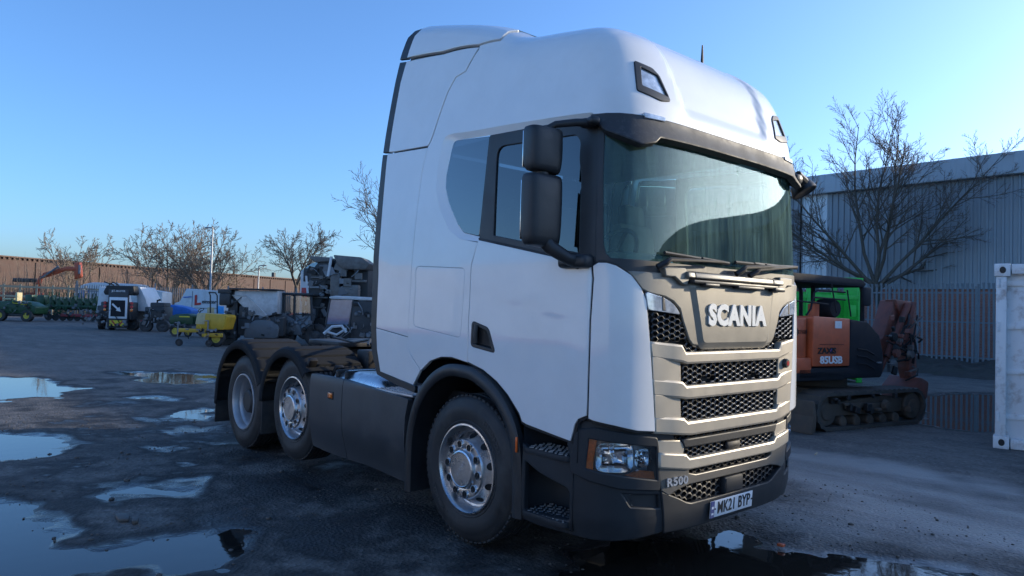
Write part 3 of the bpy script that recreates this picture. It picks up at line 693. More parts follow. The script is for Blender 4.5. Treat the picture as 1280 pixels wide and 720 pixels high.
rubber([(-3.72, 2.99), (-3.735, 2.103), (-3.722, 1.485), (-3.70, 1.3), (-3.63, 1.118), (-3.4, 1.085), (-3.12, 1.045)], [(-3.815, 3.0), (-3.84, 2.1), (-3.83, 1.489), (-3.80, 1.28), (-3.70, 1.09), (-3.42, 1.035), (-3.12, .995)])
rubber([(-3.61, 3.40), (-3.65, 3.306), (-3.70, 3.002)], [(-3.735, 3.402), (-3.755, 3.312), (-3.813, 3.01)])
panel('deflector_backing', CAB, [(-3.70, 1.2), (-3.15, 1.12), (-3.15, 2.1), (-3.0, 2.9), (-2.35, 3.40), (-2.35, 3.7), (-3.5, 3.7), (-3.62, 3.2)], off=-.013, m=MT['black'], par=truck, th=.01, mir=True)
# roof deflector behind the shell
RD = [(-3.594, 3.414), (-3.068, 3.430), (-2.634, 3.477), (-2.422, 3.549), (-2.433, 3.70), (-2.42, TOPV), (-3.55, TOPV), (-3.575, 3.62), (-3.588, 3.5)]
rd = panel('roof_deflector', CAB, RD, off=lambda u, v: .012, m=MT['white'], par=truck, inset=.006, mir=True, th=.03)
panel('rubber_edge', CAB, [(-3.597, 3.414), (-3.591, 3.5), (-3.578, 3.62), (-3.553, TOPV), (-3.67, TOPV), (-3.70, 3.62), (-3.717, 3.5), (-3.728, 3.416)], off=-.002, m=MT['satin'], par=truck, inset=.003, mir=True)
top = [tuple(CAB.P(u, TOPV, .01)) for u in np.linspace(-3.66, -2.42, 12)]; top2 = [(x, -y, z) for x, y, z in top]
mk('roof_deflector_top', top+top2[::-1], [tuple(range(23, -1, -1))], MT['white'], truck, ang=None)
# cab back wall and floor
MB().box((-.80, 0, 2.0), (.05, 2.2, 1.9), bev=.02).box((-.2, 0, .99), (1.25, 2.0, .08)).box((.85, 0, 1.2), (.7, 1.9, .3), bev=.05).build('cab_back_wall', [MT['satin']], truck)

# ---- front face
FP = [(-1.033, 1.923), (-.948, 1.829), (-.895, 1.808), (-.763, 1.791), (-.681, 1.763), (-.615, 1.715), (-.585, 1.639), (-.521, 1.522), (-.487, 1.492), (-.42, 1.484)]
fp = panel('front_panel', CAB, sym(FP), off=.004, m=MT['badgebronze'], par=truck, th=.03, bev=.006, step=.035)
BD = fillet([(-.485, 1.860), (-.395, 1.497), (.395, 1.497), (.485, 1.860)], [.01, .03, .03, .01])
panel('badge_panel', CAB, BD, off=.022, m=MT['badgebronze'], par=fp, step=.05, rim=[(.004, .002), (.045, .019), (.046, .022)])
xl = CAB.P(0, 1.67)[0]+.022
text('lettering', 'SCANIA', MT['lettering'], fp, frame((xl+.007, 0, 1.672), (0, 1, 0), (0, 0, 1)), size=.182, ext=.005, off=.010, sx=1.03, space=1.11)
panel('surround_trim', CAB, [(-1.02, 1.917), (-.93, 1.812), (-.885, 1.792), (-.757, 1.775), (-.675, 1.747), (-.60, 1.703), (-.567, 1.632), (-.505, 1.514), (-.475, 1.472), (-.40, 1.462), (0, 1.458), (0, 1.475), (-.42, 1.482), (-.50, 1.50), (-.53, 1.53), (-.60, 1.645), (-.63, 1.72), (-.69, 1.772), (-.77, 1.802), (-.90, 1.82), (-.965, 1.85), (-1.04, 1.932)], off=-.004, m=MT['satin'], par=truck, th=.03, mir=True)
for s in (1, -1):
    k = (lambda P_: P_) if s == 1 else mirp
    L = [(-.923, 1.806), (-.763, 1.770), (-.688, 1.738), (-.618, 1.678), (-.903, 1.702)]
    a = panel('running_light', CAB, k(fillet(L, .02)), off=.004, m=MT['lampglass'], par=truck, th=.03, step=.04)
    panel('lamp_rib', CAB, k([(-.79, 1.776), (-.775, 1.772), (-.765, 1.70), (-.785, 1.70)]), off=.007, m=MT['satin'], par=a, th=.006)
# dark plate behind all the meshes
panel('grille_backing', CAB, [(-.895, 1.80), (-.60, 1.80), (.60, 1.80), (.895, 1.80), (.835, .935), (-.835, .935)], off=-.05, m=MT['black'], par=truck, th=.02)
M1 = [(-.894, 1.690), (-.605, 1.668), (-.520, 1.505), (-.878, 1.503)]
honeycomb('grille_mesh', CAB, M1, truck, mir=True, off=-.006)
honeycomb('grille_mesh', CAB, sym([(-.565, 1.50), (-.565, 1.425)]), truck, off=-.014)
SK = [(-.36, -.20, 1.23, 1.275), (.20, .36, 1.23, 1.275)]
honeycomb('grille_mesh', CAB, sym([(-.600, 1.385), (-.585, 1.205)]), truck, off=-.008, skip=SK)
honeycomb('grille_mesh', CAB, sym([(-.592, 1.155), (-.565, .985)]), truck, off=-.008)
def bar(pn, S, T_, kink, B_, m, par=truck, off=.02, th=.05, bev=.008, name='grille_bar'):
    return panel(name, S, sym(T_)[0:0]+T_+[(-u, v) for u, v in reversed(T_)]+[(-u, v) for u, v in B_]+list(reversed(B_)), off=off, m=m, par=par, th=th, bev=bev, step=(.07, .05))
bar('', CAB, [(-.875, 1.495), (-.625, 1.472), (-.585, 1.424)], 0, [(-.862, 1.418), (-.612, 1.390), (-.570, 1.378)], MT['bronze'], off=lambda u, v: .003+.023*(1-sst(.60, .80, abs(u))), bev=.012)
bar('', CAB, [(-.849, 1.268), (-.612, 1.242), (-.570, 1.212)], 0, [(-.839, 1.187), (-.602, 1.163), (-.555, 1.155)], MT['bronze'], off=lambda u, v: .003+.023*(1-sst(.60, .80, abs(u))), bev=.012)
bar('', CAB, [(-.822, 1.035), (-.592, 1.013), (-.548, .985)], 0, [(-.818, .957), (-.565, .931), (-.505, .925)], MT['bronze'], off=lambda u, v: .003+.023*(1-sst(.60, .80, abs(u))), bev=.012)
for a in ([(-.862, 1.412), (-.612, 1.386), (-.602, 1.25), (-.850, 1.272)], [(-.838, 1.181), (-.604, 1.152), (-.594, 1.022), (-.826, 1.042)]):
    panel('grille_side_block', CAB, a, off=.002, m=MT['bronze'], par=truck, mir=True, th=.04)
# horn / badge button on the left of the grille
c = CAB.P(.70, 1.33, .02); MB().lathe([(.0, .012), (.028, .012), (.034, .004), (.036, -.02)], 16, axis='X', M=Matrix.Translation(c)).lathe([(0, .015), (.018, .0145)], 12, 1, axis='X', M=Matrix.Translation(c)).build('camera_button', [MT['satin'], MT['red']], truck)
# wiper ledge
lp = MB(); x0 = CAB.P(0, 1.93)[0]
for s in (1, -1):
    lp.prism([(x0-.02, 1.972), (x0+.065, 1.945), (x0+.072, 1.915), (x0+.05, 1.905), (x0-.02, 1.93)], (0, s*.52 if s == -1 else 0, 0), (1, 0, 0), (0, 0, 1), -.52 if s == -1 else -.52, bev=.004) if False else None
def ledge(y0, y1, m):
    lp.prism([(x0-.03, 1.962), (x0+.045, 1.944), (x0+.052, 1.914), (x0+.04, 1.906), (x0-.03, 1.915)], (0, y1, 0), (1, 0, 0), (0, 0, 1), y1-y0, m, bev=.004)
ledge(-.52, .45, 0); ledge(.46, .60, 0); ledge(-.60, -.53, 0)
ledge_o = lp.build('wiper_ledge', [MT['badgebronze'], MT['satin']], truck)
lp = MB()
lp.box((x0+.03, -.03, 1.888), (.07, 1.06, .022), bev=.006)
lp.box((x0+.045, .12, 1.872), (.05, .34, .018), bev=.005)
lp.box((x0+.045, -.36, 1.872), (.05, .16, .018), bev=.005)
lp.box((x0+.05, .50, 1.872), (.06, .14, .03), bev=.008)
lp.build('ledge_handle', [MT['satin']], truck)
for s in (1, -1):
    panel('ledge_bracket', CAB, [(s*-.79, 1.958), (s*-.60, 1.962), (s*-.565, 1.905), (s*-.585, 1.868), (s*-.625, 1.872), (s*-.70, 1.915), (s*-.78, 1.915)], off=.030, m=MT['badgebronze'], par=truck, th=.045, bev=.006)
# wipers
def wiper(u0, v0, u1, v1, ub, vb):
    mb = MB(); a = CAB.P(u0, v0, .03); b = CAB.P(u0+(u1-u0)*.12, v0+.05, .06); c_ = CAB.P(u1, v1, .05)
    mb.tube([a, a+(b-a)*.6+np.array([.01, 0, .0]), b, (b+c_)/2+np.array([.02, 0, .0]), c_], [.02, .02, .016, .011, .008], 8)
    d0 = CAB.P(ub, vb, .012); d1 = CAB.P(u1+(u1-ub)*.0+.12*(1 if u1 > u0 else -1), v1-.0, .012)
    mb.tube([d0+(d1-d0)*t for t in np.linspace(0, 1, 7)], .012, 6)
    mb.tube([c_, (d0+d1)/2+np.array([.03, 0, 0])], .009, 6)
    mb.build('wiper', [MT['black']], truck)
wiper(-.86, 1.96, -.20, 2.03, -.78, 2.055); wiper(-.02, 1.96, .62, 2.05, .0, 2.045); wiper(.15, 1.955, .85, 2.06, .25, 2.05)

# ---- bumper
BL = [(-.812, .948), (-.805, .88), (-.785, .78), (-.755, .582), (-.712, .330)]
bc = panel('bumper_centre', BUMP, [(-.752, .575), (-.60, .515), (-.53, .483), (-.48, .470), (.48, .470), (.53, .483), (.60, .515), (.752, .575), (.712, .325), (.4, .318), (-.4, .318), (-.712, .325)], off=.012, m=MT['plastic'], par=truck, bev=.006, th=.05)
BZ = [(-.786, .735), (-.55, .708), (-.52, .70), (-.515, .665), (-.44, .648), (.44, .648), (.515, .665), (.52, .70), (.55, .708), (.786, .735), (.756, .592), (.70, .56), (.62, .585), (.50, .605), (-.50, .605), (-.62, .585), (-.70, .56), (-.756, .592)]
bz = panel('bumper_band', BUMP, BZ, off=.014, m=MT['shadebronze'], par=truck, bev=.005, th=.05)
t = text('model_lettering', 'R500', MT['silver'], truck, frame(BUMP.P(-.632, .634, .02), BUMP.P(-.55, .634)-BUMP.P(-.7, .634), (0, 0, 1)), size=.07, ext=.004, off=.0022, sx=1.25, space=1.1)
panel('bumper_backing', BUMP, sym([(-.80, .95), (-.70, .46)]), off=-.045, m=MT['black'], par=truck)
M7 = [(-.69, .556), (-.625, .582), (-.50, .601), (.50, .601), (.625, .582), (.69, .556), (.60, .518), (.53, .487), (.47, .474), (-.47, .474), (-.53, .487), (-.60, .518)]
honeycomb('grille_mesh', BUMP, M7, truck, off=-.014, rx=.036, rz=.024, skip=[(-.13, .13, .4, .7)], m=MT['meshdark'])
MB().box(tuple(BUMP.P(0, .535, -.005)), (.05, .225, .112), bev=.012).box(tuple(BUMP.P(0, .535, .022)), (.004, .205, .092), bev=.004).build('sensor_box', [MT['plastic']], truck)
honeycomb('grille_mesh', BUMP, sym([(-.52, .700), (-.44, .650)]), truck, off=-.010, rx=.03, rz=.018, m=MT['meshdark'])
panel('grille_bar', BUMP, [(-.790, .815), (-.568, .788), (-.53, .757), (.53, .757), (.568, .788), (.790, .815), (.786, .741), (.53, .706), (-.53, .706), (-.786, .741)], off=.03, m=MT['bronze'], par=truck, bev=.008, th=.06)
honeycomb('grille_mesh', BUMP, sym([(-.572, .842), (-.545, .760)]), truck, off=-.006, rx=.03, rz=.018, skip=[(-.085, .085, .77, .825)])
MB().box(tuple(BUMP.P(0, .797, -.002)), (.04, .17, .058), bev=.02).build('sensor_pod', [MT['black']], truck)
panel('step_flap', BUMP, [(-.582, .882), (.582, .882), (.562, .842), (-.562, .842)], off=.018, m=MT['plastic'], par=truck, bev=.006, th=.04)
panel('grille_side_block', BUMP, [(-.806, .895), (-.605, .880), (-.567, .845), (-.574, .793), (-.793, .822)], off=.010, m=MT['bronze'], par=truck, mir=True, th=.04)
honeycomb('grille_mesh', BUMP, sym([(-.645, .928), (-.632, .888)]), truck, off=-.014, rx=.028, rz=.016)
panel('grille_side_block', BUMP, [(-.815, .945), (-.655, .925), (-.645, .890), (-.810, .905)], off=-.004, m=MT['satin'], par=truck, mir=True, th=.03)
# number plate
pc = BUMP.P(-.03, .402, .022); pm = frame((pc[0]+.004, -.03, .402), (0, 1, 0), (.06, 0, 1))
npl = MB().box((0, 0, 0), (.52, .111, .006), bev=.003, M=pm).build('number_plate', [MT['plate']], truck)
MB().box((-.238, 0, .004), (.042, .109, .003), M=pm).build('plate_band', [MT['plateblue']], npl)
MB().box((-.238, .012, .0058), (.024, .016, .001), M=pm).box((-.238, -.028, .0058), (.026, .012, .001), M=pm).build('plate_emblem', [MT['plate']], npl)
text('plate_lettering', 'MK21 BYP', MT['ink'], npl, pm @ Matrix.Translation((.022, 0, .0045)), size=.112, ext=.0012, off=.0016, sx=.80, space=1.04)
MB().box((-.206, .0, .0045), (.010, .01, .004), M=pm).box((.246, .0, .0045), (.012, .01, .004), M=pm).build('plate_screw', [MT['ink']], npl)
# bumper corners with step wells
CORN = [(-.812, .950), (-.961, .960), (-1.115, .995), (-1.244, 1.015), (-1.335, 1.012), (-1.36, .985), (-1.385, .86), (-1.365, .80), (-1.36, .772), (-1.48, .764), (-1.70, .778), (-1.755, .80), (-1.755, .328), (-1.596, .318), (-1.381, .318), (-1.216, .303), (-1.084, .298), (-.921, .306), (-.718, .328), (-.757, .582), (-.787, .78)]
WELL = fillet([(-1.735, .71), (-1.60, .655), (-1.38, .60), (-1.352, .57), (-1.352, .392), (-1.735, .376)], .02)
SLOT = fillet([(-1.04, .592), (-.766, .568), (-.752, .475), (-.977, .502)], .012)
LENS = fillet([(-1.252, .918), (-1.054, .896), (-.808, .866), (-.789, .650), (-1.012, .686), (-1.165, .708), (-1.268, .724)], .014)
HS = fillet([(-1.325, .925), (-1.30, .958), (-1.20, .972), (-1.069, .952), (-.90, .925), (-.812, .912), (-.800, .86), (-.776, .620), (-.78, .598), (-1.054, .625), (-1.238, .665), (-1.345, .702), (-1.352, .771)], .012)
for s in (1, -1):
    k = (lambda P_: P_) if s == 1 else mirp
    co = panel('bumper_corner', BUMP, k(CORN), [k(WELL), k(SLOT), k(inset_loop(LENS if area(LENS) > 0 else LENS[::-1], -.01))], m=MT['plastic'], par=truck, inset=.004, bev=.008, th=.04, step=.06)
    panel('slot_cover', BUMP, k(SLOT), off=-.022, m=MT['satin'], par=co)
    panel('slot_lamp', BUMP, k([(-1.04, .592), (-.982, .586), (-.960, .504), (-1.006, .514)]), off=-.006, m=MT['lens'], par=co, th=.02)
    hl = panel('headlight', BUMP, k(HS), [k(LENS)], off=.016, m=MT['plastic'], par=truck, bev=.006, th=.05)
    panel('headlight_lens', BUMP, k(LENS), off=.006, m=MT['lens'], par=hl, th=.004, inset=.002, step=.05)
    panel('indicator_lamp', BUMP, k([(-1.250, .914), (-1.200, .909), (-1.216, .786), (-1.219, .722), (-1.264, .728)]), off=-.006, m=MT['amber'], par=hl, th=.02)
    panel('indicator_lamp', BUMP, k([(-1.012, .692), (-.918, .719), (-.812, .704), (-.80, .657)]), off=-.008, m=MT['amber'], par=hl, th=.02)
    panel('headlight_housing', BUMP, k(LENS), off=-.09, m=MT['bowl'], par=hl, th=.01)
    # chrome bowls
    mb = MB()
    for cu, cv, rx_, rz_, dp in ((-1.085, .80, .115, .088, .07), (-.905, .795, .05, .058, .05)):
        c = BUMP.P(s*cu, cv, -.008); ex = BUMP.P(s*(cu+.05*s), cv)-BUMP.P(s*(cu-.05*s), cv); fm = frame(c, ex, (0, 0, 1))
        n_ = 24; V = []; F = []
        rings = [(1., 0), (.93, -.012), (.8, -dp*.55), (.5, -dp*.9), (.2, -dp)]
        for rr_, dz in rings:
            for i in range(n_):
                a = 2*math.pi*i/n_; ca, sa = math.cos(a), math.sin(a); p_ = .45
                V.append((rx_*rr_*math.copysign(abs(ca)**p_, ca), rz_*rr_*math.copysign(abs(sa)**p_, sa), dz))
        for q_ in range(len(rings)-1):
            for i in range(n_): F.append((q_*n_+i, q_*n_+(i+1) % n_, (q_+1)*n_+(i+1) % n_, (q_+1)*n_+i))
        F.append(tuple(4*n_+i for i in range(n_)))
        mb.add(V, F, 0, fm)
        mb.lathe([(.0, .03), (.012, .026), (.018, 0), (.02, -dp)], 12, 1, fm @ Matrix.Rotation(R_(90), 4, 'X'))
    mb.build('lamp_reflector', [MT['chrome'], MT['lens']], hl)
    # steps: well boxes and two treads
    st = MB(); Y0 = -1.235*s
    def wbox(x0_, x1_, z0_, z1_, yd):
        y1 = Y0+s*yd
        V = [(x0_, Y0+s*.03, z0_), (x1_, Y0+s*.03, z0_), (x1_, Y0+s*.03, z1_), (x0_, Y0+s*.03, z1_), (x0_, y1, z0_), (x1_, y1, z0_), (x1_, y1, z1_), (x0_, y1, z1_)]
        st.add(V, [(4, 5, 6, 7), (0, 4, 7, 3), (5, 1, 2, 6), (0, 1, 5, 4), (3, 7, 6, 2)], 0)
    wbox(.62, 1.05, .34, .74, .30); wbox(.60, 1.08, .76, 1.05, .40)
    st.build('step_well', [MT['plastic']], truck, ang=None)
    for zt, xa, xb, yd in ((.385, .62, 1.02, .27), (.79, .62, 1.03, .24)):
        tr = MB().prism(fillet([(xa, Y0-s*.012), (xb, Y0-s*.0), (xb, Y0+s*yd), (xa, Y0+s*yd)], [.05, .05, .01, .01]), (0, 0, zt-.035), (1, 0, 0), (0, 1, 0), .035, bev=.004).build('step', [MT['plastic']], truck)
        g_ = MB()
        for i in range(9):
            for j in range(6):
                x = xa+.03+i*(xb-xa-.06)/8; y = Y0+s*(.02+j*(yd-.05)/5)
                g_.box((x+(.01 if j % 2 else -.005), y, zt+.003), (.028, .012, .006), rot=(0, 0, R_(45 if (i+j) % 2 else -45)))
        o = g_.build('step_tread', [MT['tread']], tr); o['kind'] = 'stuff'

# ---- mirrors
def rbox(mb, c, d, m=0, rz=0, n=3, bev=.04): mb.box(c, d, m, (0, 0, rz), bev, n)
for s in (1, -1):
    yk = lambda y: y*s
    mo = MB().tube([(.93, yk(-1.42), 2.14), (.98, yk(-1.38), 2.06), (1.03, yk(-1.28), 2.0), (1.05, yk(-1.2), 1.985)], [.05, .045, .04, .05], 12).build('mirror', [MT['satin']], truck)
    MB().box((1.03, yk(-1.21), 1.985), (.24, .10, .085), bev=.03, seg=3).build('mirror_base', [MT['satin']], mo)
    MB().tube([(1.12, yk(-1.17), 2.835), (1.06, yk(-1.27), 2.83), (.98, yk(-1.36), 2.815), (.93, yk(-1.42), 2.77)], [.028, .024, .022, .022], 12).build('mirror_arm', [MT['satin']], mo)
    MB().box((1.10, yk(-1.185), 2.84), (.16, .07, .05), bev=.02, rot=(0, 0, R_(-20*s)), seg=3).build('mirror_base', [MT['satin']], mo)
    MB().tube([(.93, yk(-1.42), 2.56), (.93, yk(-1.42), 2.46)], .045, 14).build('mirror_joint', [MT['satin']], mo)
    for zc, hh, wv in ((2.655, .265, .25), (2.285, .43, .262)):
        n_ = 28; V = []; F = []; lv = [(-.5, .55), (-.485, .74), (-.44, .88), (-.36, .95), (-.2, .99), (0, 1.), (.2, 1.), (.36, .99), (.44, .95), (.485, .86), (.5, .7)]
        for z_, sc_ in lv:
            tp = 1-.07*max(0, -z_*2)**2
            for q_ in range(n_):
                a = 2*math.pi*q_/n_; ca, sa = math.cos(a), math.sin(a)
                x = math.copysign(abs(ca)**.55, ca); y = math.copysign(abs(sa)**.5, sa)
                V.append((.078*x*sc_*(1 if x > 0 else .75), wv/2*y*sc_**.4*tp, hh*z_-.03*(y*.5+.5)*(z_ < 0)*(-z_)))
        for k_ in range(len(lv)-1):
            for q_ in range(n_): F.append((k_*n_+q_, k_*n_+(q_+1) % n_, (k_+1)*n_+(q_+1) % n_, (k_+1)*n_+q_))
        F.append(tuple(range(n_-1, -1, -1))); F.append(tuple((len(lv)-1)*n_+q_ for q_ in range(n_)))
        MB().add(V, F, 0, Matrix.Translation((.93, yk(-1.42), zc)) @ Matrix.Rotation(R_(-6*s), 4, 'Z')).build('mirror_housing', [MT['satin']], mo, ang=60)
        MB().box((.868, yk(-1.42), zc), (.006, wv*.84, hh*.84), bev=.003).build('mirror_glass', [MT['chrome']], mo)
# kerb mirror over the far end of the windscreen
mb = MB(); mb.tube([CAB.P(1.0, 2.80, .05), CAB.P(1.10, 2.765, .10), (1.22, 1.22, 2.77)], [.03, .03, .035], 8); mb.box(tuple(CAB.P(.98, 2.76, .04)), (.08, .10, .08), bev=.03)
mo = mb.build('mirror', [MT['satin']], truck)
fm = Matrix.Translation((1.20, 1.33, 2.76)) @ Euler((R_(-18), R_(62), R_(18))).to_matrix().to_4x4()
h = MB(); h.lathe([(0, -.085), (.06, -.075), (.11, -.03), (.135, .03), (.135, .05), (.12, .052)], 24, 0, fm @ Matrix.Scale(.75, 4, (0, 0, 1)), axis='X'); h.build('mirror_housing', [MT['satin']], mo)
h = MB(); h.lathe([(0, .045), (.121, .05)], 24, 0, fm @ Matrix.Scale(.75, 4, (0, 0, 1)), axis='X'); h.build('mirror_glass', [MT['black']], mo)

# ---- interior
it = MB(); it.box((-.1, 0, 1.30), (1.3, 2.1, .04)); it.box((-.70, 0, 2.0), (.04, 2.1, 1.5)); it.box((.1, 0, 2.96), (1.5, 1.9, .04), 1); it.box((-.45, 0, 1.62), (.45, 2.0, .18), 2, bev=.05); it.box((-.66, 0, 2.4), (.06, 2.0, .5), 1, bev=.02)
it.build('cab_interior', [MT['interior'], MT['headliner'], MT['cloth']], truck)
db = MB(); db.prism([(.75, 1.85), (.88, 1.99), (1.30, 1.97), (1.32, 1.70), (.8, 1.55)], (0, 1.05, 0), (1, 0, 0), (0, 0, 1), 2.1, bev=.03)
db.box((1.0, -.6, 2.03), (.2, .42, .09), bev=.03).box((.86, .1, 1.95), (.1, .5, .2), bev=.02, rot=(0, R_(-25), 0)).build('dashboard', [MT['interior']], truck)
for y in (-.62, .62):
    s_ = MB(); s_.box((.28, y, 1.70), (.5, .5, .15), bev=.05); s_.box((.02, y, 2.10), (.16, .48, .72), bev=.06, rot=(0, R_(-8), 0)); s_.box((-.03, y, 2.53), (.11, .28, .2), bev=.04, rot=(0, R_(-8), 0)); s_.box((.25, y, 1.48), (.4, .4, .3), bev=.03)
    s_.build('seat', [MT['cloth']], truck)
sw = MB(); fm = Matrix.Translation((.80, -.60, 2.06)) @ Matrix.Rotation(R_(-55), 4, 'Y')
sw.tube([fm @ Vector((.22*math.cos(a), .22*math.sin(a), 0)) for a in np.linspace(0, 2*math.pi, 33)], .017, 8, cap=False)
for a in (0, 2.1, 4.2): sw.tube([fm @ Vector((0, 0, -.02)), fm @ Vector((.21*math.cos(a), .21*math.sin(a), 0))], .016, 6)
sw.lathe([(0, .02), (.07, .01), (.08, -.03)], 16, axis='Z', M=fm).cyl(tuple(fm @ Vector((0, 0, -.02))), (1.0, -.6, 1.8), .04).build('steering_wheel', [MT['black']], truck)

# ---- wheels
def arc_text(par, s_, R0, a0, size):
    o = text('tyre_lettering', s_, MT['sidewall'], par, Matrix.Identity(4), size=size, ext=.002, off=.001)
    for v in o.data.vertices:
        x, y, z = v.co; a = a0-x/R0; v.co = ((R0+y)*math.cos(a), -.0105-z*.5, (R0+y)*math.sin(a))
    o['kind'] = 'stuff'
MT['sidewall'] = mat('tyre_letter_rubber', (.05, .05, .05), .6)
def build_wheel(x, z, side, kind):
    P_ = [(.30, .022), (.318, .006), (.34, .0), (.345, .004), (.40, -.010), (.445, -.006), (.452, -.002), (.478, .006), (.500, .016), (.518, .034), (.527, .060)]
    for g_ in (.085, .135, .185, .235): P_ += [(.530, g_-.010), (.518, g_-.006), (.518, g_+.006), (.530, g_+.010)]
    P_ += [(.527, .262), (.518, .290), (.50, .305), (.445, .322), (.40, .325), (.34, .312), (.30, .29)]
    wdt = .315
    mb = MB(); mb.lathe(P_, 72)
    for i in range(64):
        a = 2*math.pi*i/64
        mb.box((0, .050, .518), (.036, .05, .018), bev=.004, seg=1, M=Matrix.Rotation(a, 4, 'Y')); mb.box((0, .27, .518), (.036, .05, .018), bev=.004, seg=1, M=Matrix.Rotation(a+.05, 4, 'Y'))
    wh = mb.build('wheel', [MT['rubber']], truck, ang=30)
    wh.location = (x, -1.21 if side > 0 else 1.21, z); wh.rotation_euler = (0, 0, 0 if side > 0 else math.pi)
    arc_text(wh, '315/80 R22.5', .405, .75, .05); arc_text(wh, '315/80 R22.5', .405, .75+math.pi, .05)
    if kind == 'drive':
        r = MB(); r.lathe([(.322, .008), (.318, -.004), (.306, -.005), (.298, .006), (.288, .02), (.283, .07), (.270, .085), (.262, .10), (.258, .20), (.235, .215), (.20, .20), (.17, .205)], 48)
        r.build('rim', [MT['steel']], wh)
        h = MB(); h.lathe([(.20, .21), (.17, .20), (.165, .13), (.14, .12), (.13, .06), (.11, .045), (0, .043)], 32)
        h.build('hub', [MT['steel'] if False else MT['chassis']], wh)
        n_ = MB()
        for i in range(10): n_.cyl((.185*math.cos(i*.6283), .21, .185*math.sin(i*.6283)), (.185*math.cos(i*.6283), .165, .185*math.sin(i*.6283)), .014, 6)
        n_.build('wheel_nuts', [MT['steel']], wh)['kind'] = 'stuff'
        # second tyre of the twin pair
        mb = MB(); mb.lathe([(r_, t_+.345) for r_, t_ in P_], 48); mb.build('inner_tyre', [MT['rubber']], wh, ang=30)
    else:
        r = MB(); r.lathe([(.322, .008), (.319, -.006), (.308, -.008), (.300, .002), (.293, .016), (.288, .05), (.275, .078), (.262, .082), (.252, .07), (.215, .012), (.213, -.006)], 64)
        r.build('rim', [MT['alloy']], wh)
        h = MB(); h.lathe([(.216, .004), (.213, -.012), (.206, -.020), (.150, -.024), (.140, -.020), (.137, -.030), (.132, -.044), (.122, -.049), (.118, -.046), (.06, -.047), (0, -.047)], 64)
        h.build('hub', [MT['alloy']], wh)
        n_ = MB(); hl_ = MB()
        for i in range(10):
            a = i*math.pi/5+.1; T_ = Matrix.Rotation(a, 4, 'Y') @ Matrix.Translation((.176, 0, 0))
            n_.lathe([(.0, -.023), (.0225, -.0245)], 14, 1, T_); n_.lathe([(.0225, -.022), (.024, -.033), (.029, -.033), (.031, -.021)], 14, 0, T_); n_.lathe([(0, -.034), (.010, -.034), (.0125, -.030), (.0125, -.02)], 6, 1, T_)
            T2 = Matrix.Rotation(a+.314, 4, 'Y')
            # vent openings follow the cone of the disc
            V = []; sl_ = (.058)/(.037)
            for q_ in range(14):
                b_ = 2*math.pi*q_/14; rr_ = .2365+.0165*math.cos(b_); V.append((rr_*math.cos(.115*math.sin(b_)), .012+(rr_-.215)*sl_-.0035, rr_*math.sin(.115*math.sin(b_))))
            hl_.add(V, [tuple(range(14))], 0, T2)
        n_.build('wheel_nuts', [MT['chrome'], MT['black']], wh)['kind'] = 'stuff'
        hl_.build('rim_vents', [MT['black']], wh, ang=None)['kind'] = 'stuff'
        text('hub_lettering', 'SCANIA', MT['alloy'], wh, frame((0, -.0475, 0), (math.cos(.9), 0, math.sin(.9)), (-math.sin(.9), 0, math.cos(.9))), size=.042, ext=.0015, off=.0008)
    return wh
FL = .085
for sd in (1, -1):
    build_wheel(0, .528, sd, 'steer'); build_wheel(-2.85, .528+FL, sd, 'steer'); build_wheel(-4.17, .528, sd, 'drive')
for x, z in ((0, .53), (-2.85, .61), (-4.17, .53)):
    MB().cyl((x, -1.0, z), (x, 1.0, z), .07, 12).box((x, 0, z), (.35, .4, .3), bev=.08).build('axle', [MT['chassis']], truck)
# ---- front wheel arch flare and liner
def arch_band(cx, cz, prof, a0, a1, y0, y1, name, m, par, n=28, thick=.02):
    pass
def sweep_arch(path, wdt, depth, name, m, par=truck, mir=True, lip=.012, curl=.03):
    """flat flare of width wdt following path (x,z) on the side, folded inwards by depth"""
    path = [np.array(p) for p in path]; V = []; F = []; k = len(path)
    for i, p in enumerate(path):
        d = path[min(i+1, k-1)]-path[max(i-1, 0)]; d = d/np.hypot(*d); n_ = np.array([-d[1], d[0]])   # outward (away from the wheel)
        for a, y in ((0, -1.235+depth), (0, -1.246), (.010, -1.256), (wdt*.5, -1.262), (wdt-.014, -1.254), (wdt, -1.243), (wdt, -1.20)):
            q_ = p+n_*a; V.append((q_[0], y, q_[1]))
    for i in range(k-1):
        for j in range(6): F.append((i*7+j, (i+1)*7+j, (i+1)*7+j+1, i*7+j+1))
    a, b, c = [np.array(V[q_]) for q_ in F[3][:3]]
    if np.cross(b-a, c-a)[1] > 0: F = [f[::-1] for f in F]
    o = mk(name, V, F, m, par, ang=40)
    if mir: mirror(o)
    return o
pa = [(-.655, .235), (-.655, .55)]+[(.645*math.cos(a)*1.0, .55+.60*math.sin(a)) for a in np.linspace(math.pi-.05, .35, 20)]+[(.575, .60), (.575, .318)]
pa = [(-.640, .235), (-.645, .42), (-.640, .62), (-.60, .80), (-.53, .94), (-.43, 1.05), (-.30, 1.135), (-.14, 1.18), (.03, 1.175), (.18, 1.13), (.31, 1.06), (.41, .97), (.475, .88), (.515, .78), (.535, .66), (.545, .5), (.55, .32)]
def smooth(path, n=60):
    P_ = np.array(path, float); t = np.arange(len(P_)); tab = [(a, *p) for a, p in zip(t, P_)]; x, Y_ = hermite(tab); s_ = np.linspace(0, len(P_)-1, n); return [(np.interp(a, x, Y_[:, 0]), np.interp(a, x, Y_[:, 1])) for a in s_]
sweep_arch(smooth(pa), .088, .42, 'wheel_arch', MT['satin'])
for s in (1, -1): MB().box((.60, s*-1.268, .80), (.016, .012, .10), bev=.004).build('side_reflector', [MT['orange']], truck)
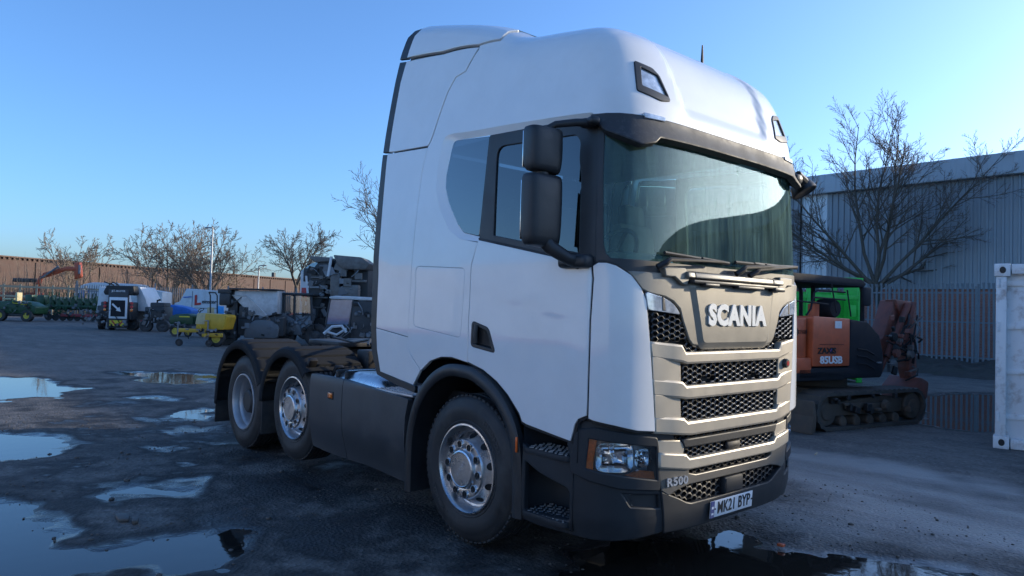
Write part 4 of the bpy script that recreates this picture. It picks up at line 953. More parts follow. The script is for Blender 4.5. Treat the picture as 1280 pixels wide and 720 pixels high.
# ---- rear mudguards with ribs
def mudguard(path, y0, y1, name, flap=None):
    path = [np.array(p) for p in path]; k = len(path); V = []; F = []; nrm = []
    for i, p in enumerate(path):
        d = path[min(i+1, k-1)]-path[max(i-1, 0)]; d /= np.hypot(*d); nrm.append(np.array([-d[1], d[0]]))
    ys = [y0+.004, y0, y0+.004, y0+.03, y0+.06, y0+.10, y1-.05, y1-.02, y1]; rad = [-.085, -.03, 0.0, .018, .026, .027, .027, .02, -.03]
    m_ = len(ys)
    for i, p in enumerate(path):
        rib = (0, 0, 0, 0, 0, 0, 0, 0, 0, 0, -.02, -.02)[i % 12]
        for j in range(m_):
            a = rad[j]+(rib if 4 <= j <= 6 else 0); q_ = p+nrm[i]*a; V.append((q_[0], ys[j], q_[1]))
    for i in range(k-1):
        for j in range(m_-1): F.append((i*m_+j, (i+1)*m_+j, (i+1)*m_+j+1, i*m_+j+1))
    o = mk(name, V, F, MT['guard'], truck, ang=28)
    so_ = o.modifiers.new('Solidify', 'SOLIDIFY'); so_.thickness = .006; so_.offset = -1
    return o
def garc(cx, cz, r, a0, a1, n=60, tail=None):
    p = [(cx+r*math.cos(R_(a)), cz+r*math.sin(R_(a))) for a in np.linspace(a0, a1, n)]
    return (p if not tail else p)
for s in (1, -1):
    a, b = (-1.262, -.62) if s > 0 else (.62, 1.262)
    def mg(path):
        if s > 0: return mudguard(path, -1.262, -.60, 'mudguard')
        o = mudguard(path, -1.262, -.60, 'mudguard'); me_ = o.data
        co = np.empty(len(me_.vertices)*3); me_.vertices.foreach_get('co', co); co[1::3] *= -1; me_.vertices.foreach_set('co', co); me_.flip_normals(); return o
    mg([(-3.60, .60), (-3.605, .66), (-3.60, .72)]+garc(-2.98, .57, .635, 160, 42, 110))
    mg([(-4.96, .42), (-4.96, .50), (-4.95, .58)]+garc(-4.24, .50, .715, 168, 24, 140))
    MB().box((-4.965, s*-.93, .32), (.02, .62, .26), bev=.006).box((-4.985, s*-.93, .30), (.03, .60, .1), bev=.006).build('mud_flap', [MT['rubber']], truck)
    MB().box((-3.585, s*-1.0, .42), (.02, .46, .36), bev=.006).build('mud_flap', [MT['rubber']], truck)
    for x, y, z in ((-2.55, -1.17, 1.085), (-2.42, -.95, 1.02)): MB().box((x, s*y*1, z), (.05, .09, .11), bev=.01, rot=(0, R_(35), 0)).build('mudguard_bracket', [MT['black']], truck)
    MB().box((-4.40, s*-.95, 1.19), (.1, .12, .05), bev=.01).build('mudguard_bracket', [MT['chassis']], truck)
    MB().cyl((-3.6, s*-.9, .82), (-3.6, s*-.4, .82), .03).build('mudguard_stay', [MT['chassis']], truck)
# ---- side skirts
def skirt(out, name, label=None):
    """(x, z) outline on the flank; tucks under at the bottom"""
    bm = bmesh.new(); tri = tessellate_polygon([[Vector((a, b, 0)) for a, b in out]]); vs_ = [bm.verts.new((a, b, 0)) for a, b in out]
    for t_ in tri:
        try: bm.faces.new([vs_[i] for i in t_])
        except ValueError: pass
    for ax, st in ((0, .1), (1, .045)):
        lo = min(p[ax] for p in out); hi = max(p[ax] for p in out); k_ = math.floor(lo/st)+1
        while k_*st < hi:
            co = [0, 0, 0]; co[ax] = k_*st; no = [0, 0, 0]; no[ax] = 1
            bmesh.ops.bisect_plane(bm, geom=bm.verts[:]+bm.edges[:]+bm.faces[:], plane_co=co, plane_no=no, dist=1e-6); k_ += 1
    for v in bm.verts:
        x, z, _ = v.co
        y = -1.250+.10*(1-sst(.22, .62, z))*(.5+.5*sst(-2.3, -1.2, x))+.012*sst(.96, 1.02, z)-.006*math.sin(max(0, min(1, (z-.6)/.4))*math.pi)
        v.co = (x, y, z)
    bmesh.ops.recalc_face_normals(bm, faces=bm.faces[:])
    if sum(f.normal.y*f.calc_area() for f in bm.faces) > 0: bmesh.ops.reverse_faces(bm, faces=bm.faces[:])
    r = bmesh.ops.extrude_edge_only(bm, edges=[e for e in bm.edges if len(e.link_faces) == 1])
    nv = [v for v in r['geom'] if isinstance(v, bmesh.types.BMVert)]
    for v in nv: v.co.y += .05
    o = MB().bmadd(bm).build(name, [MT['skirt']], truck, ang=40); mirror(o); return o
skirt(fillet([(-2.40, 1.005), (-1.765, 1.002), (-1.768, .285), (-2.05, .29), (-2.385, .31), (-2.40, .36)], .015), 'side_skirt')
skirt(fillet([(-1.757, 1.002), (-.70, .945), (-.735, .80), (-.752, .5), (-.742, .255), (-.95, .258), (-1.20, .272), (-1.45, .285), (-1.76, .284)], .015), 'side_skirt')
for s in (1, -1):
    MB().box((-1.97, s*-1.262, .84), (.075, .02, .05), bev=.006).box((-1.97, s*-1.252, .84), (.10, .02, .075), 1, bev=.006).build('side_marker', [MT['amber'], MT['black']], truck)
# tank and tread plates behind the skirt, filler cap
tk = MB(); tk.box((-1.75, -.80, .80), (.95, .72, .52), bev=.12, seg=4)
tank = tk.build('fuel_tank', [MT['alloy']], truck)
for x in (-2.05, -1.88): MB().box((x, -.80, .80), (.05, .735, .535), bev=.12, seg=4).build('tank_strap', [MT['rubber']], tank)
MB().lathe([(.0, .06), (.045, .058), (.05, .05), (.05, 0), (.055, -.02)], 16, axis='Z', M=Matrix.Translation((-1.52, -.96, 1.065))).build('filler_cap', [MT['alloy']], tank)
mirror(tank)
for s in (1, -1):
    tp = MB().box((-.98, s*-.92, .965), (.58, .60, .02), bev=.004).build('catwalk', [MT['tread']], truck)
    g_ = MB()
    for i in range(15):
        for j in range(12): g_.box((-1.25+i*.0375, s*(-1.20+j*.048), .978), (.03, .010, .006), rot=(0, 0, R_(45 if (i+j) % 2 else -45)))
    g_.build('tread_pattern', [MT['tread']], tp)['kind'] = 'stuff'
# ---- chassis
for s in (1, -1):
    MB().box((-2.2, s*.385, .90), (6.2, .08, .27), bev=.01).build('chassis_rail', [MT['chassis']], truck)
    MB().box((-.9, s*.75, .78), (.5, .5, .3), bev=.05).build('air_tank', [MT['chassis']], truck)
cm = MB()
for x in (-5.2, -4.5, -3.5, -2.4, -1.6): cm.box((x, 0, .90), (.1, .7, .2), bev=.01)
cm.build('cross_member', [MT['chassis']], truck)
fw_ = MB(); fw_.prism(fillet([(-.45, -.42), (.35, -.42), (.45, -.25), (.45, .25), (.35, .42), (-.45, .42), (-.5, .12), (-.15, .05), (-.15, -.05), (-.5, -.12)], .04), (-3.75, 0, 1.19), (1, 0, 0), (0, 1, 0), .05, bev=.008); fw_.box((-3.7, 0, 1.10), (.5, .8, .12), bev=.02)
fw_.box((-3.7, .40, 1.05), (.7, .12, .14)).box((-3.7, -.40, 1.05), (.7, .12, .14)).build('fifth_wheel', [MT['chassis']], truck)
rs = MB(); rs.box((-1.35, .1, 1.05), (.5, 1.2, .04)); rs.tube([(-1.1, -.1, 2.0), (-1.12, -.1, 1.3), (-1.3, .0, 1.12)], .05, 10); rs.box((-1.15, .55, 1.5), (.4, .5, .9), bev=.06); rs.build('exhaust_stack', [MT['chassis']], truck)
def coil(a, b, r, turns, tr, m):
    a, b = Vector(a), Vector(b); d = b-a; up = Vector((0, 0, 1)); e1 = d.cross(up).normalized(); e2 = e1.cross(d).normalized(); P_ = []
    N_ = turns*10
    for i in range(N_+1):
        t_ = i/N_; sag = -.25*4*t_*(1-t_)*(d.length); P_.append(a+d*t_+up*sag*.3+e1*r*math.cos(t_*turns*6.283)+e2*r*math.sin(t_*turns*6.283))
    MB().tube(P_, tr, 5).build('air_line', [m], truck)
coil((-1.12, -.35, 1.75), (-2.3, -.2, 1.25), .06, 14, .009, MT['black']); coil((-1.12, -.15, 1.75), (-2.35, .1, 1.25), .06, 14, .009, MT['red'])
hs = MB(); hs.tube([(-2.2, -.75, 1.28), (-2.5, -.55, 1.32), (-3.0, -.45, 1.26), (-3.4, -.5, 1.30)], .014, 6).tube([(-1.9, -.4, 1.16), (-2.0, -.6, 1.32), (-2.15, -.75, 1.30), (-2.2, -.6, 1.05)], .012, 6).box((-2.65, -.45, 1.1), (.25, .2, .2), bev=.02).box((-2.0, -.1, 1.14), (.4, .5, .15), bev=.02); hs.build('hose_bracket', [MT['chassis']], truck)
# ------------------------------------------------------------------ bare trees
def grow(mb, tw, p, d, L, r, lev, maxlev, rng, sides, rmin, up, kids, wob=.16, ratio=.62):
    n = 5 if lev < 2 else (4 if lev < maxlev else 3); pts = [p.copy()]; q_ = p.copy(); d = d.normalized(); ds = [d.copy()]
    for i in range(n):
        d = (d+Vector((rng.gauss(0, wob), rng.gauss(0, wob), rng.gauss(0, wob*.6)+up))).normalized(); q_ = q_+d*(L/n); pts.append(q_.copy()); ds.append(d.copy())
    r1 = max(rmin*.7, r*(.16 if lev == 0 else .35 if lev < maxlev else .5)); rs = [max(rmin*.7, r+(r1-r)*i/n) for i in range(n+1)]
    (mb if lev <= 1 else tw).tube(pts, rs, sides[min(lev, len(sides)-1)], cap=False)
    if lev >= maxlev: return
    k = kids[min(lev, len(kids)-1)]
    for c in range(k):
        t = .25+.75*(c+rng.random()*.8)/k; i = min(n-1, int(t*n)); f = t*n-i; b = pts[i].lerp(pts[i+1], min(1, f)); dd = ds[min(i+1, n)]
        a = rng.random()*6.283; perp = dd.orthogonal().normalized(); perp = Matrix.Rotation(a, 3, dd) @ perp; ang = rng.uniform(.45, .95)
        nd = dd*math.cos(ang)+perp*math.sin(ang)
        grow(mb, tw, b, nd, L*ratio*rng.uniform(.6, 1.1)*(1.15-.5*t), max(rmin, rs[i]*.5), lev+1, maxlev, rng, sides, rmin, up, kids, wob, ratio)
def tree(label, loc, h, stems, seed, m, fork=.25, r0=.14, maxlev=3, kids=(7, 6, 5), sides=(7, 5, 3, 3), rmin=.012, spread=.5, up=.05, lean=None, cat='tree', group=None, name='bare_tree', dirs=None, tm=None, ratio=.62, wob=.13):
    rng = random.Random(seed); t = empty(name, loc); tag(t, label, cat, group); mb = MB(); tw = MB()
    fk = Vector((rng.gauss(0, .03)*h, rng.gauss(0, .03)*h, fork*h))
    mb.tube([Vector((0, 0, -.1)), Vector((0, 0, .15)), fk*.6, fk], [r0*1.5, r0*1.15, r0, r0*.95], 9)
    for i in range(stems):
        if dirs: x, y, z, l = dirs[i]; d = Vector((x, y, z)); L = l
        else:
            a = 6.283*(i+rng.random()*.5)/stems; d = Vector((math.cos(a)*spread, math.sin(a)*spread, 1)); L = h*(1-fork)*rng.uniform(.85, 1.05)
        grow(mb, tw, fk-Vector((0, 0, rng.random()*.12*h*fork)), d, L, r0*.62, 0, maxlev, rng, sides, rmin, up, kids, wob, ratio)
    mb.build('trunk', [m], t, ang=60); c = tw.build('crown', [tm or m], t, ang=None); return t
MT['bark'] = mat('dark_bark', (.11, .092, .074), .9, var=.35, vscale=14, bump=.4, bscale=30)
MT['bark2'] = mat('tan_bark', (.20, .155, .115), .9, var=.3, vscale=8)
MT['birch'] = mat('birch_bark', (.50, .45, .39), .8, var=.35, vscale=10)
MT['twig'] = mat('red_brown_twigs', (.15, .11, .085), .9, var=.3)

# ------------------------------------------------------------------ warehouse on the right, with palisade fence
MT['cladding'] = mat('blue_grey_cladding', (.30, .325, .35), .5, var=.06, vscale=.7, dirt=(.2, .22, .23), dirt_amt=.35, dscale=.5, stretch=(1, 1, .25))
MT['claddingpale'] = mat('pale_roof_light_sheet', (.72, .74, .75), .5, var=.06)
MT['fascia'] = mat('pale_grey_fascia', (.43, .46, .48), .5, var=.06, vscale=.7, dirt=(.22, .23, .23), dirt_amt=.35, dscale=.7)
def brickmat(name, c1, c2, mo, sc):
    m = bpy.data.materials.new(name); m.use_nodes = True; n = m.node_tree.nodes; l = m.node_tree.links; b = n['Principled BSDF']; b.inputs['Roughness'].default_value = .85
    tc = n.new('ShaderNodeTexCoord'); mp = n.new('ShaderNodeMapping'); mp.inputs['Rotation'].default_value = (R_(90), 0, 0); l.new(tc.outputs['Object'], mp.inputs[0])
    br = n.new('ShaderNodeTexBrick'); br.inputs['Color1'].default_value = (*c1, 1); br.inputs['Color2'].default_value = (*c2, 1); br.inputs['Mortar'].default_value = (*mo, 1); br.inputs['Scale'].default_value = sc; br.inputs['Mortar Size'].default_value = .015
    l.new(mp.outputs[0], br.inputs['Vector']); l.new(br.outputs['Color'], b.inputs['Base Color'])
    bp = n.new('ShaderNodeBump'); bp.inputs['Strength'].default_value = .5; bp.inputs['Distance'].default_value = .01; bp.invert = True; l.new(br.outputs['Fac'], bp.inputs['Height']); l.new(bp.outputs[0], b.inputs['Normal']); return m
MT['brick'] = brickmat('red_brick', (.42, .15, .10), (.32, .115, .08), (.32, .28, .25), 4.4)
wh_ = empty('warehouse', (0, 26, 0)); tag(wh_, 'long warehouse of ribbed blue-grey cladding above a brick base behind the palisade fence', 'building')
def ribbed(x0, x1, z0, z1, y, pitch, dep, name, m, par, slope=0.):
    V = []; F = []; x = x0; prof = [(0, 0), (.55, 0), (.65, -dep), (.90, -dep), (1.0, 0)]
    xs_ = []
    while x < x1:
        for a, b in prof[:-1]: xs_.append((x+a*pitch, b))
        x += pitch
    xs_.append((x, 0))
    for xx, d in xs_: V.append((xx, y+d, z0)); V.append((xx, y+d+slope, z1))
    for i in range(len(xs_)-1): F.append((2*i, 2*i+2, 2*i+3, 2*i+1))
    return mk(name, V, F, m, par, ang=20)
ribbed(-46, -11.2, 2.86, 7.05, 0, .25, .06, 'wall_cladding', MT['cladding'], wh_); ribbed(-11.2, -10.0, 2.86, 7.05, 0, .25, .06, 'wall_cladding', MT['claddingpale'], wh_); ribbed(-10.0, 42, 2.86, 7.05, 0, .25, .06, 'wall_cladding', MT['cladding'], wh_)
ribbed(-46, 42, 6.98, 7.78, -.30, .5, .025, 'fascia', MT['fascia'], wh_, slope=.12)
MB().box((-2, .22, 1.43), (88, .3, 2.86)).build('brick_plinth', [MT['brick']], wh_)
MB().box((-2, -.15, 6.97), (88, .32, .04)).box((-2, -.335, 7.0), (88, .03, .07)).build('soffit', [MT['fascia']], wh_)
MB().add([(-46, -.18, 7.77), (42, -.18, 7.77), (42, 11, 9.0), (-46, 11, 9.0), (42, 22, 7.77), (-46, 22, 7.77), (-46, 22, 0), (42, 22, 0), (42, 0, 0), (-46, 0, 0)], [(0, 1, 2, 3), (3, 2, 4, 5), (5, 4, 7, 6), (8, 7, 4, 2, 1), (9, 0, 3, 5, 6)]).build('roof', [MT['fascia']], wh_, ang=None)
for x in (-14.5, 1.5, 14): MB().tube([(x, -.12, 6.9), (x, -.12, .3)], .06, 8).build('downpipe', [MT['fascia']], wh_)
MT['galv'] = mat('galvanised_steel', (.20, .215, .235), .6, metal=.2, var=.15, dirt=(.3, .3, .28), dirt_amt=.4)
fen = empty('palisade_fence', (0, 23.15, 0)); tag(fen, 'tall galvanised palisade fence standing in front of the ribbed warehouse', 'fence')
pale_me = None
_w = .036
def pale_mesh(h):
    mb = MB(); pr = [(-.036, 0), (-.022, -.012), (-.008, .004), (.008, .004), (.022, -.012), (.036, 0)]; V = []; F = []
    for z in (0.05, h-.14): V += [(a, b, z) for a, b in pr]
    V += [(a*1.25, b-.03*(abs(a) > .03), h) for a, b in pr]
    for k in range(2):
        for i in range(5): F.append((k*6+i, k*6+i+1, k*6+7+i, k*6+6+i))
    return mb.add(V, F)
p0 = pale_mesh(2.95).build('pale', [MT['galv']], fen, ang=40); x = -15.0; p0.location = (x, -.03, 0)
while x < 7.5:
    x += .155; c = p0.copy(); COL.objects.link(c); c.parent = fen; c.location = (x+random.gauss(0, .004), -.03, random.gauss(0, .012)); c.rotation_euler = (0, random.gauss(0, .006), 0)
for z in (.45, 1.62, 2.62): MB().box((-3.7, .0, z), (22.8, .02, .05)).build('rail', [MT['galv']], fen)
for i in range(9): MB().box((-14.6+2.75*i, .05, 1.42), (.1, .06, 2.84), bev=.004, seg=1).build('post', [MT['galv']], fen)
# soil bank along the fence
V = []; F = []; N_ = 90
for i in range(N_+1):
    x = -22+i*.4
    for j, (dy, dz) in enumerate(((-4.2, -.1), (-3.2, .06), (-2.2, .22), (-1.1, .33), (0, .36), (2.6, .30))):
        V.append((x, 23.2+dy+.25*math.sin(x*1.7+j), dz+(.08*math.sin(x*2.3+j*1.9)+.05*math.sin(x*5.1+j) if 0 < j < 5 else 0)))
for i in range(N_):
    for j in range(5): F.append((i*6+j, (i+1)*6+j, (i+1)*6+j+1, i*6+j+1))
MT['soil'] = mat('dark_soil_litter', (.05, .042, .034), .95, var=.5, vscale=3, bump=.8, bscale=14, dirt=(.035, .05, .02), dirt_amt=.6, dscale=1.2)
so_ = mk('soil_bank', V, F, MT['soil'], ang=None); tag(so_, 'low bank of dark soil and leaf litter along the fence', kind='structure')
# tree between fence and warehouse
VW_ = math.atan2(.748, .664)
dr = [(-.85, -.1, .85, 5.6), (-.48, .2, 1.0, 6.0), (-.16, -.3, 1.0, 6.1), (.20, .2, 1.0, 5.6), (.55, -.2, .95, 6.1), (.95, .1, .72, 6.6), (1.0, .2, .34, 5.4), (-.95, .0, .42, 5.0), (.1, -.5, .8, 5.2), (-.7, .5, .5, 4.6)]
tree('large bare tree with spreading limbs standing in front of the ribbed warehouse', (-6.7, 23.9, 0), 10.0, 10, 12, MT['bark'], fork=.30, r0=.115, maxlev=3, kids=(17, 10, 6), rmin=.0065, up=.06, dirs=dr, tm=MT['twig'], ratio=.40, wob=.11).rotation_euler = (0, 0, VW_)

# ------------------------------------------------------------------ shipping container at the right edge
MT['contwhite'] = mat('weathered_white_steel', (.70, .71, .72), .5, var=.06, vscale=2, dirt=(.20, .10, .05), dirt_amt=.75, dscale=4.2)
MT['rust'] = mat('rusty_steel', (.14, .065, .035), .8, var=.4, vscale=12)
ang_ = math.atan2(.215, .977); ct = empty('shipping_container', (1.18, 6.81, 0), ang_); tag(ct, 'weathered white shipping container with rust spots at the right edge', 'container')
HC = 2.46
MB().box((1.22, .16, HC/2), (2.24, .06, HC-.24), bev=.006).build('door', [MT['contwhite']], ct)
for x in (.06, 2.38): MB().box((x, .09, HC/2), (.12, .18, HC-.34), bev=.012).build('corner_post', [MT['contwhite']], ct)
for z in (.07, HC-.07): MB().box((1.22, .10, z), (2.1, .16, .13), bev=.01).build('end_rail', [MT['contwhite']], ct)
for x in (.07, 2.37):
    for z in (.085, HC-.085):
        cc = MB().box((x, .08, z), (.18, .20, .17), bev=.012).build('corner_casting', [MT['contwhite']], ct)
        MB().lathe([(0, -.024), (.045, -.0235), (.047, -.015)], 14, axis='Y', M=Matrix.Translation((x+.005, .0, z)) @ Matrix.Scale(.8, 4, (1, 0, 0))).build('casting_hole', [MT['black']], cc)
for z in (.42, 1.02, 1.62, 2.20):
    MB().prism(fillet([(.0, -.04), (.28, -.03), (.31, 0), (.28, .03), (0, .04)], .012), (.06, .135, z), (1, 0, 0), (0, 0, 1), .035, bev=.003).cyl((.03, .0, z-.06), (.03, .0, z+.06), .022, 8).build('hinge', [MT['contwhite']], ct)
MB().box((1.22, .125, 1.2), (.03, .03, 2.2)).build('door_gasket', [MT['black']], ct)
for x in (.62, 1.0, 1.5, 1.85): MB().tube([(x, .09, .12), (x, .09, 2.3)], .018, 8).build('locking_bar', [MT['galv']], ct)
ys_ = []; V = []; F = []
for i in range(40):
    y = .2+i*.15; o_ = .0 if (i % 2) else .035
    V += [(o_, y+.03, .1), (o_, y+.03, HC-.1), (o_, y+.11, .1), (o_, y+.11, HC-.1)]
for i in range(79): F.append((2*i, 2*i+1, 2*i+3, 2*i+2))
mk('side_wall', V, F, MT['contwhite'], ct, ang=20); mk('side_wall', [(2.44-x, y, z) for x, y, z in V], F, MT['contwhite'], ct, ang=20)
MB().box((1.22, 3.2, HC-.05), (2.4, 6.0, .06)).box((1.22, 3.2, .06), (2.4, 6.0, .1)).box((1.22, 6.2, HC/2), (2.4, .06, HC-.1)).build('roof', [MT['contwhite']], ct)

# ------------------------------------------------------------------ excavator
MT['exor'] = mat('faded_orange_paint', (.50, .095, .03), .45, var=.12, coat=.2, dirt=(.16, .06, .03), dirt_amt=.5, dscale=2.5)
MT['exblack'] = mat('dull_dark_grey_paint', (.022, .024, .030), .65, var=.15, coat=0., spec=.12, dirt=(.06, .055, .05), dirt_amt=.4, dscale=2)
MT['trackrub'] = mat('muddy_track_rubber', (.062, .055, .048), .9, var=.35, vscale=6, bump=.3, bscale=50)
MT['mud'] = mat('dried_mud_steel', (.085, .065, .05), .85, var=.35, vscale=5, bump=.2)
MT['boomred'] = mat('dull_red_brown_boom', (.20, .06, .04), .55, var=.25, dirt=(.08, .06, .05), dirt_amt=.6, dscale=4)
ex = empty('excavator', (-.75, 6.05, 0), math.atan2(.975, .22)); tag(ex, 'orange and dark grey tracked excavator with folded boom behind the truck nose', 'excavator')
# local: x along the tracks (away, to the right), y to the far side (+), z up  (near track face at y=0)
def track(y0, y1):
    out = []; r = .275; L0, L1 = .10, 2.18
    n_ = 14
    for i in range(n_+1): a = math.pi/2+math.pi*i/n_; out.append((L0+r*math.cos(a), .285+r*math.sin(a)))
    for i in range(n_+1): a = -math.pi/2+math.pi*i/n_; out.append((L1+r*math.cos(a), .285+r*math.sin(a)))
    V = []; F = []; k = len(out)
    dense = []
    for i in range(k):
        a, b = np.array(out[i]), np.array(out[(i+1) % k]); m_ = max(1, int(np.hypot(*(b-a))/.06))
        for j in range(m_): dense.append(a+(b-a)*j/m_)
    k = len(dense); c_ = np.array([1.14, .285])
    for i, p in enumerate(dense):
        d = dense[(i+1) % k]-dense[i-1]; d = d/np.hypot(*d); n2 = np.array([d[1], -d[0]])
        if n2 @ (p-c_) < 0: n2 = -n2
        lug = .022 if i % 2 else 0
        for a, y in ((-.045, y0), (lug, y0), (lug, y1), (-.045, y1)): q2 = p+n2*a; V.append((q2[0], y, q2[1]))
    for i in range(k):
        j = (i+1) % k
        for q2 in range(4): F.append((i*4+q2, j*4+q2, j*4+(q2+1) % 4, i*4+(q2+1) % 4))
    t_ = mk('track', V, F, MT['trackrub'], ex, ang=20)
    yc = y0+.10 if True else 0
    MB().lathe([(0, -.02), (.10, -.02), (.11, .0), (.20, .0), (.215, .02), (.215, .2)], 24, M=Matrix.Translation((2.18, y0+.05, .29))).build('sprocket', [MT['mud']], t_)
    MB().lathe([(0, .0), (.12, .0), (.14, .02), (.21, .02), (.22, .05), (.22, .2)], 24, M=Matrix.Translation((.12, y0+.05, .28))).build('idler', [MT['mud']], t_)
    for x in (.5, .82, 1.14, 1.46, 1.78): MB().lathe([(0, 0), (.07, .0), (.085, .02), (.085, .2)], 14, M=Matrix.Translation((x, y0+.06, .11))).build('roller', [MT['mud']], t_)
    MB().prism([(.25, .20), (1.95, .20), (2.0, .42), (1.5, .47), (.9, .44), (.3, .40)], (0, y0+.10, 0), (1, 0, 0), (0, 0, 1), -.22, bev=.015).box((.78, y0+.06, .345), (.55, .04, .09), bev=.02).box((1.30, y0+.07, .30), (.5, .03, .14), bev=.01).build('track_frame', [MT['mud']], t_)
track(0, .42); track(1.72, 2.14)
MB().box((1.14, 1.07, .42), (1.3, 1.5, .28), bev=.06).cyl((1.14, 1.07, .5), (1.14, 1.07, .76), .48, 24).build('undercarriage', [MT['mud']], ex)
bl = MB(); bl.prism([(-.03, .0), (.03, .03), (.05, .25), (.0, .47), (-.05, .47), (-.02, .25), (-.07, .0)], (-.34, 2.16, 0), (1, 0, 0), (0, 0, 1), 2.24, bev=.005)
bl.box((-.15, .5, .30), (.6, .12, .12)).box((-.15, 1.65, .30), (.6, .12, .12)).build('dozer_blade', [MT['mud']], ex)
hs_ = MB(); hs_.prism(fillet([(-.35, .74), (1.60, .74), (1.66, .86), (1.64, 1.16), (1.54, 1.42), (1.25, 1.62), (.80, 1.66), (.80, .92), (-.35, .92)], .04), (0, .20, 0), (1, 0, 0), (0, 0, 1), -1.75, bev=.03)
hs_.box((.1, 1.0, .80), (1.2, 1.6, .16), bev=.03); upper = hs_.build('counterweight', [MT['exblack']], ex)
for i in range(3):
    z = 1.18-.11*i; MB().tube([(.97, .182, z+.02), (1.18, .178, z), (1.38, .176, z-.075)], .012, 6).build('vent_slat', [MT['exblack']], upper)
MB().box((1.52, .19, .98), (.10, .03, .025), bev=.006).build('vent_handle', [MT['galv']], upper)
oc = MB().prism(fillet([(-.06, .94), (.785, .94), (.785, 1.665), (-.06, 1.69)], .02), (0, .185, 0), (1, 0, 0), (0, 0, 1), -.6, bev=.012).build('side_door', [MT['exor']], ex)
MB().box((.50, .178, 1.57), (.15, .01, .11)).build('sticker', [MT['plate']], oc)
MB().box((.36, .178, 1.27), (.55, .006, .006)).build('door_crease', [MT['exblack']], oc)
fm = frame((.34, .176, 1.16), (1, 0, 0), (0, 0, 1))
text('lettering', 'ZAXIS', MT['ink'], oc, frame((.25, .178, 1.17), (1, 0, 0), (0, 0, 1)), size=.125, ext=.004, off=.004, sx=1.2)
text('lettering', '85USB', MT['plate'], oc, frame((.345, .176, 1.03), (1, 0, 0), (0, 0, 1)), size=.155, ext=.006, off=.004, sx=1.2)
MB().box((.335, .1765, 1.17), (.018, .003, .08), rot=(0, R_(30), 0)).build('lettering_accent', [mat('violet_print', (.12, .08, .35), .5)], oc)
MB().box((-.22, .30, 1.3), (.18, .1, .72), bev=.01).box((-.30, .45, .94), (.5, .5, .26), bev=.03).box((-.55, .6, 1.2), (.25, .6, .5), bev=.03).build('front_cover', [MT['exor']], ex)
MB().box((-.45, .9, 1.45), (.7, 1.3, .12), bev=.03).build('operator_floor', [MT['exblack']], ex)
MB().cyl((.40, .55, 1.62), (.40, .55, 1.88), .085, 14).cyl((.40, .55, 1.88), (.40, .55, 1.92), .05, 12).build('exhaust_pipe', [MT['exor']], ex)
MB().lathe([(0, -.06), (.13, -.06), (.15, -.03), (.15, .22), (0, .24)], 20, M=Matrix.Translation((.78, .5, 1.82))).build('air_filter', [MT['exblack']], ex)
cn = MB().prism(fillet([(-.75, 2.22), (1.50, 2.18), (1.55, 2.24), (1.45, 2.31), (-.72, 2.36)], .02), (0, .45, 0), (1, 0, 0), (0, 0, 1), -1.35, bev=.02).build('canopy', [MT['exblack']], ex)
for a in ([(1.48, .5, 2.22), (1.52, .5, 2.1), (1.52, .5, 1.6)], [(1.48, 1.7, 2.22), (1.52, 1.7, 2.1), (1.52, 1.7, 1.6)], [(-.5, .55, 2.24), (-.45, .55, 1.5)], [(.95, 1.0, 2.22), (.95, 1.0, 1.62)], [(-.5, 1.7, 2.24), (-.45, 1.7, 1.5)]):
    MB().tube(a, .035, 8).build('canopy_post', [MT['exblack']], ex)
gr = MB(); gr.tube([(.05, .4, 1.70), (.15, .4, 1.80), (.22, .4, 2.05), (.3, .4, 2.09), (.95, .4, 2.08)], .016, 6).tube([(.2, .4, 1.98), (.95, .4, 1.96)], .014, 6).tube([(-.4, .4, 1.92), (.2, .4, 1.90), (.55, .4, 1.88)], .014, 6).tube([(.62, .4, 2.2), (.75, .4, 1.75)], .012, 6).tube([(1.0, .4, 2.12), (1.1, .4, 1.7)], .012, 6); gr.build('guard_rail', [MT['exblack']], ex)
MB().box((1.42, .36, 2.03), (.20, .06, .30), bev=.03).build('work_mirror', [MT['exblack']], ex)
MB().box((.1, 1.1, 1.62), (.5, .5, .14), bev=.05).box((-.15, 1.1, 1.92), (.14, .5, .6), bev=.05).build('seat', [MT['cloth']], ex)
bo = MB(); bo.prism([(2.1, .75), (2.5, .72), (3.0, 1.1), (3.35, 2.0), (3.05, 2.02), (2.75, 1.35), (2.2, 1.1)], (0, .95, 0), (1, 0, 0), (0, 0, 1), -.28, bev=.02)
bo.prism([(3.02, 2.03), (3.55, 2.0), (3.62, 1.6), (3.68, .75), (3.55, .45), (3.42, .80), (3.40, 1.55), (3.1, 1.85)], (0, .90, 0), (1, 0, 0), (0, 0, 1), -.22, bev=.02)
bo.build('boom', [MT['boomred']], ex)
for a, b, r in (((2.7, .85, 1.0), (3.3, .85, 1.95), .06), ((3.15, .82, 1.3), (3.42, .82, 1.98), .05), ((3.3, 1.2, 1.1), (3.5, 1.2, 1.9), .05)):
    MB().cyl(a, b, r, 10).cyl(a, tuple(Vector(a).lerp(Vector(b), -.25)), r*.5, 8).build('hydraulic_ram', [MT['boomred']], ex)
ho = MB(); rng = random.Random(4)
for i in range(14):
    p = Vector((2.6+.6*rng.random(), .78+.1*rng.random(), .9+.5*rng.random())); q_ = Vector((3.1+.6*rng.random(), .72+.1*rng.random(), .8+1.0*rng.random())); mid_ = (p+q_)/2+Vector((rng.gauss(0, .15), -.08, rng.gauss(0, .15)))
    ho.tube([p, p.lerp(mid_, .6), mid_, mid_.lerp(q_, .5)+Vector((0, -.04, .04)), q_], .016, 5)
ho.build('hydraulic_hose', [MT['black']], ex)['kind'] = 'stuff'
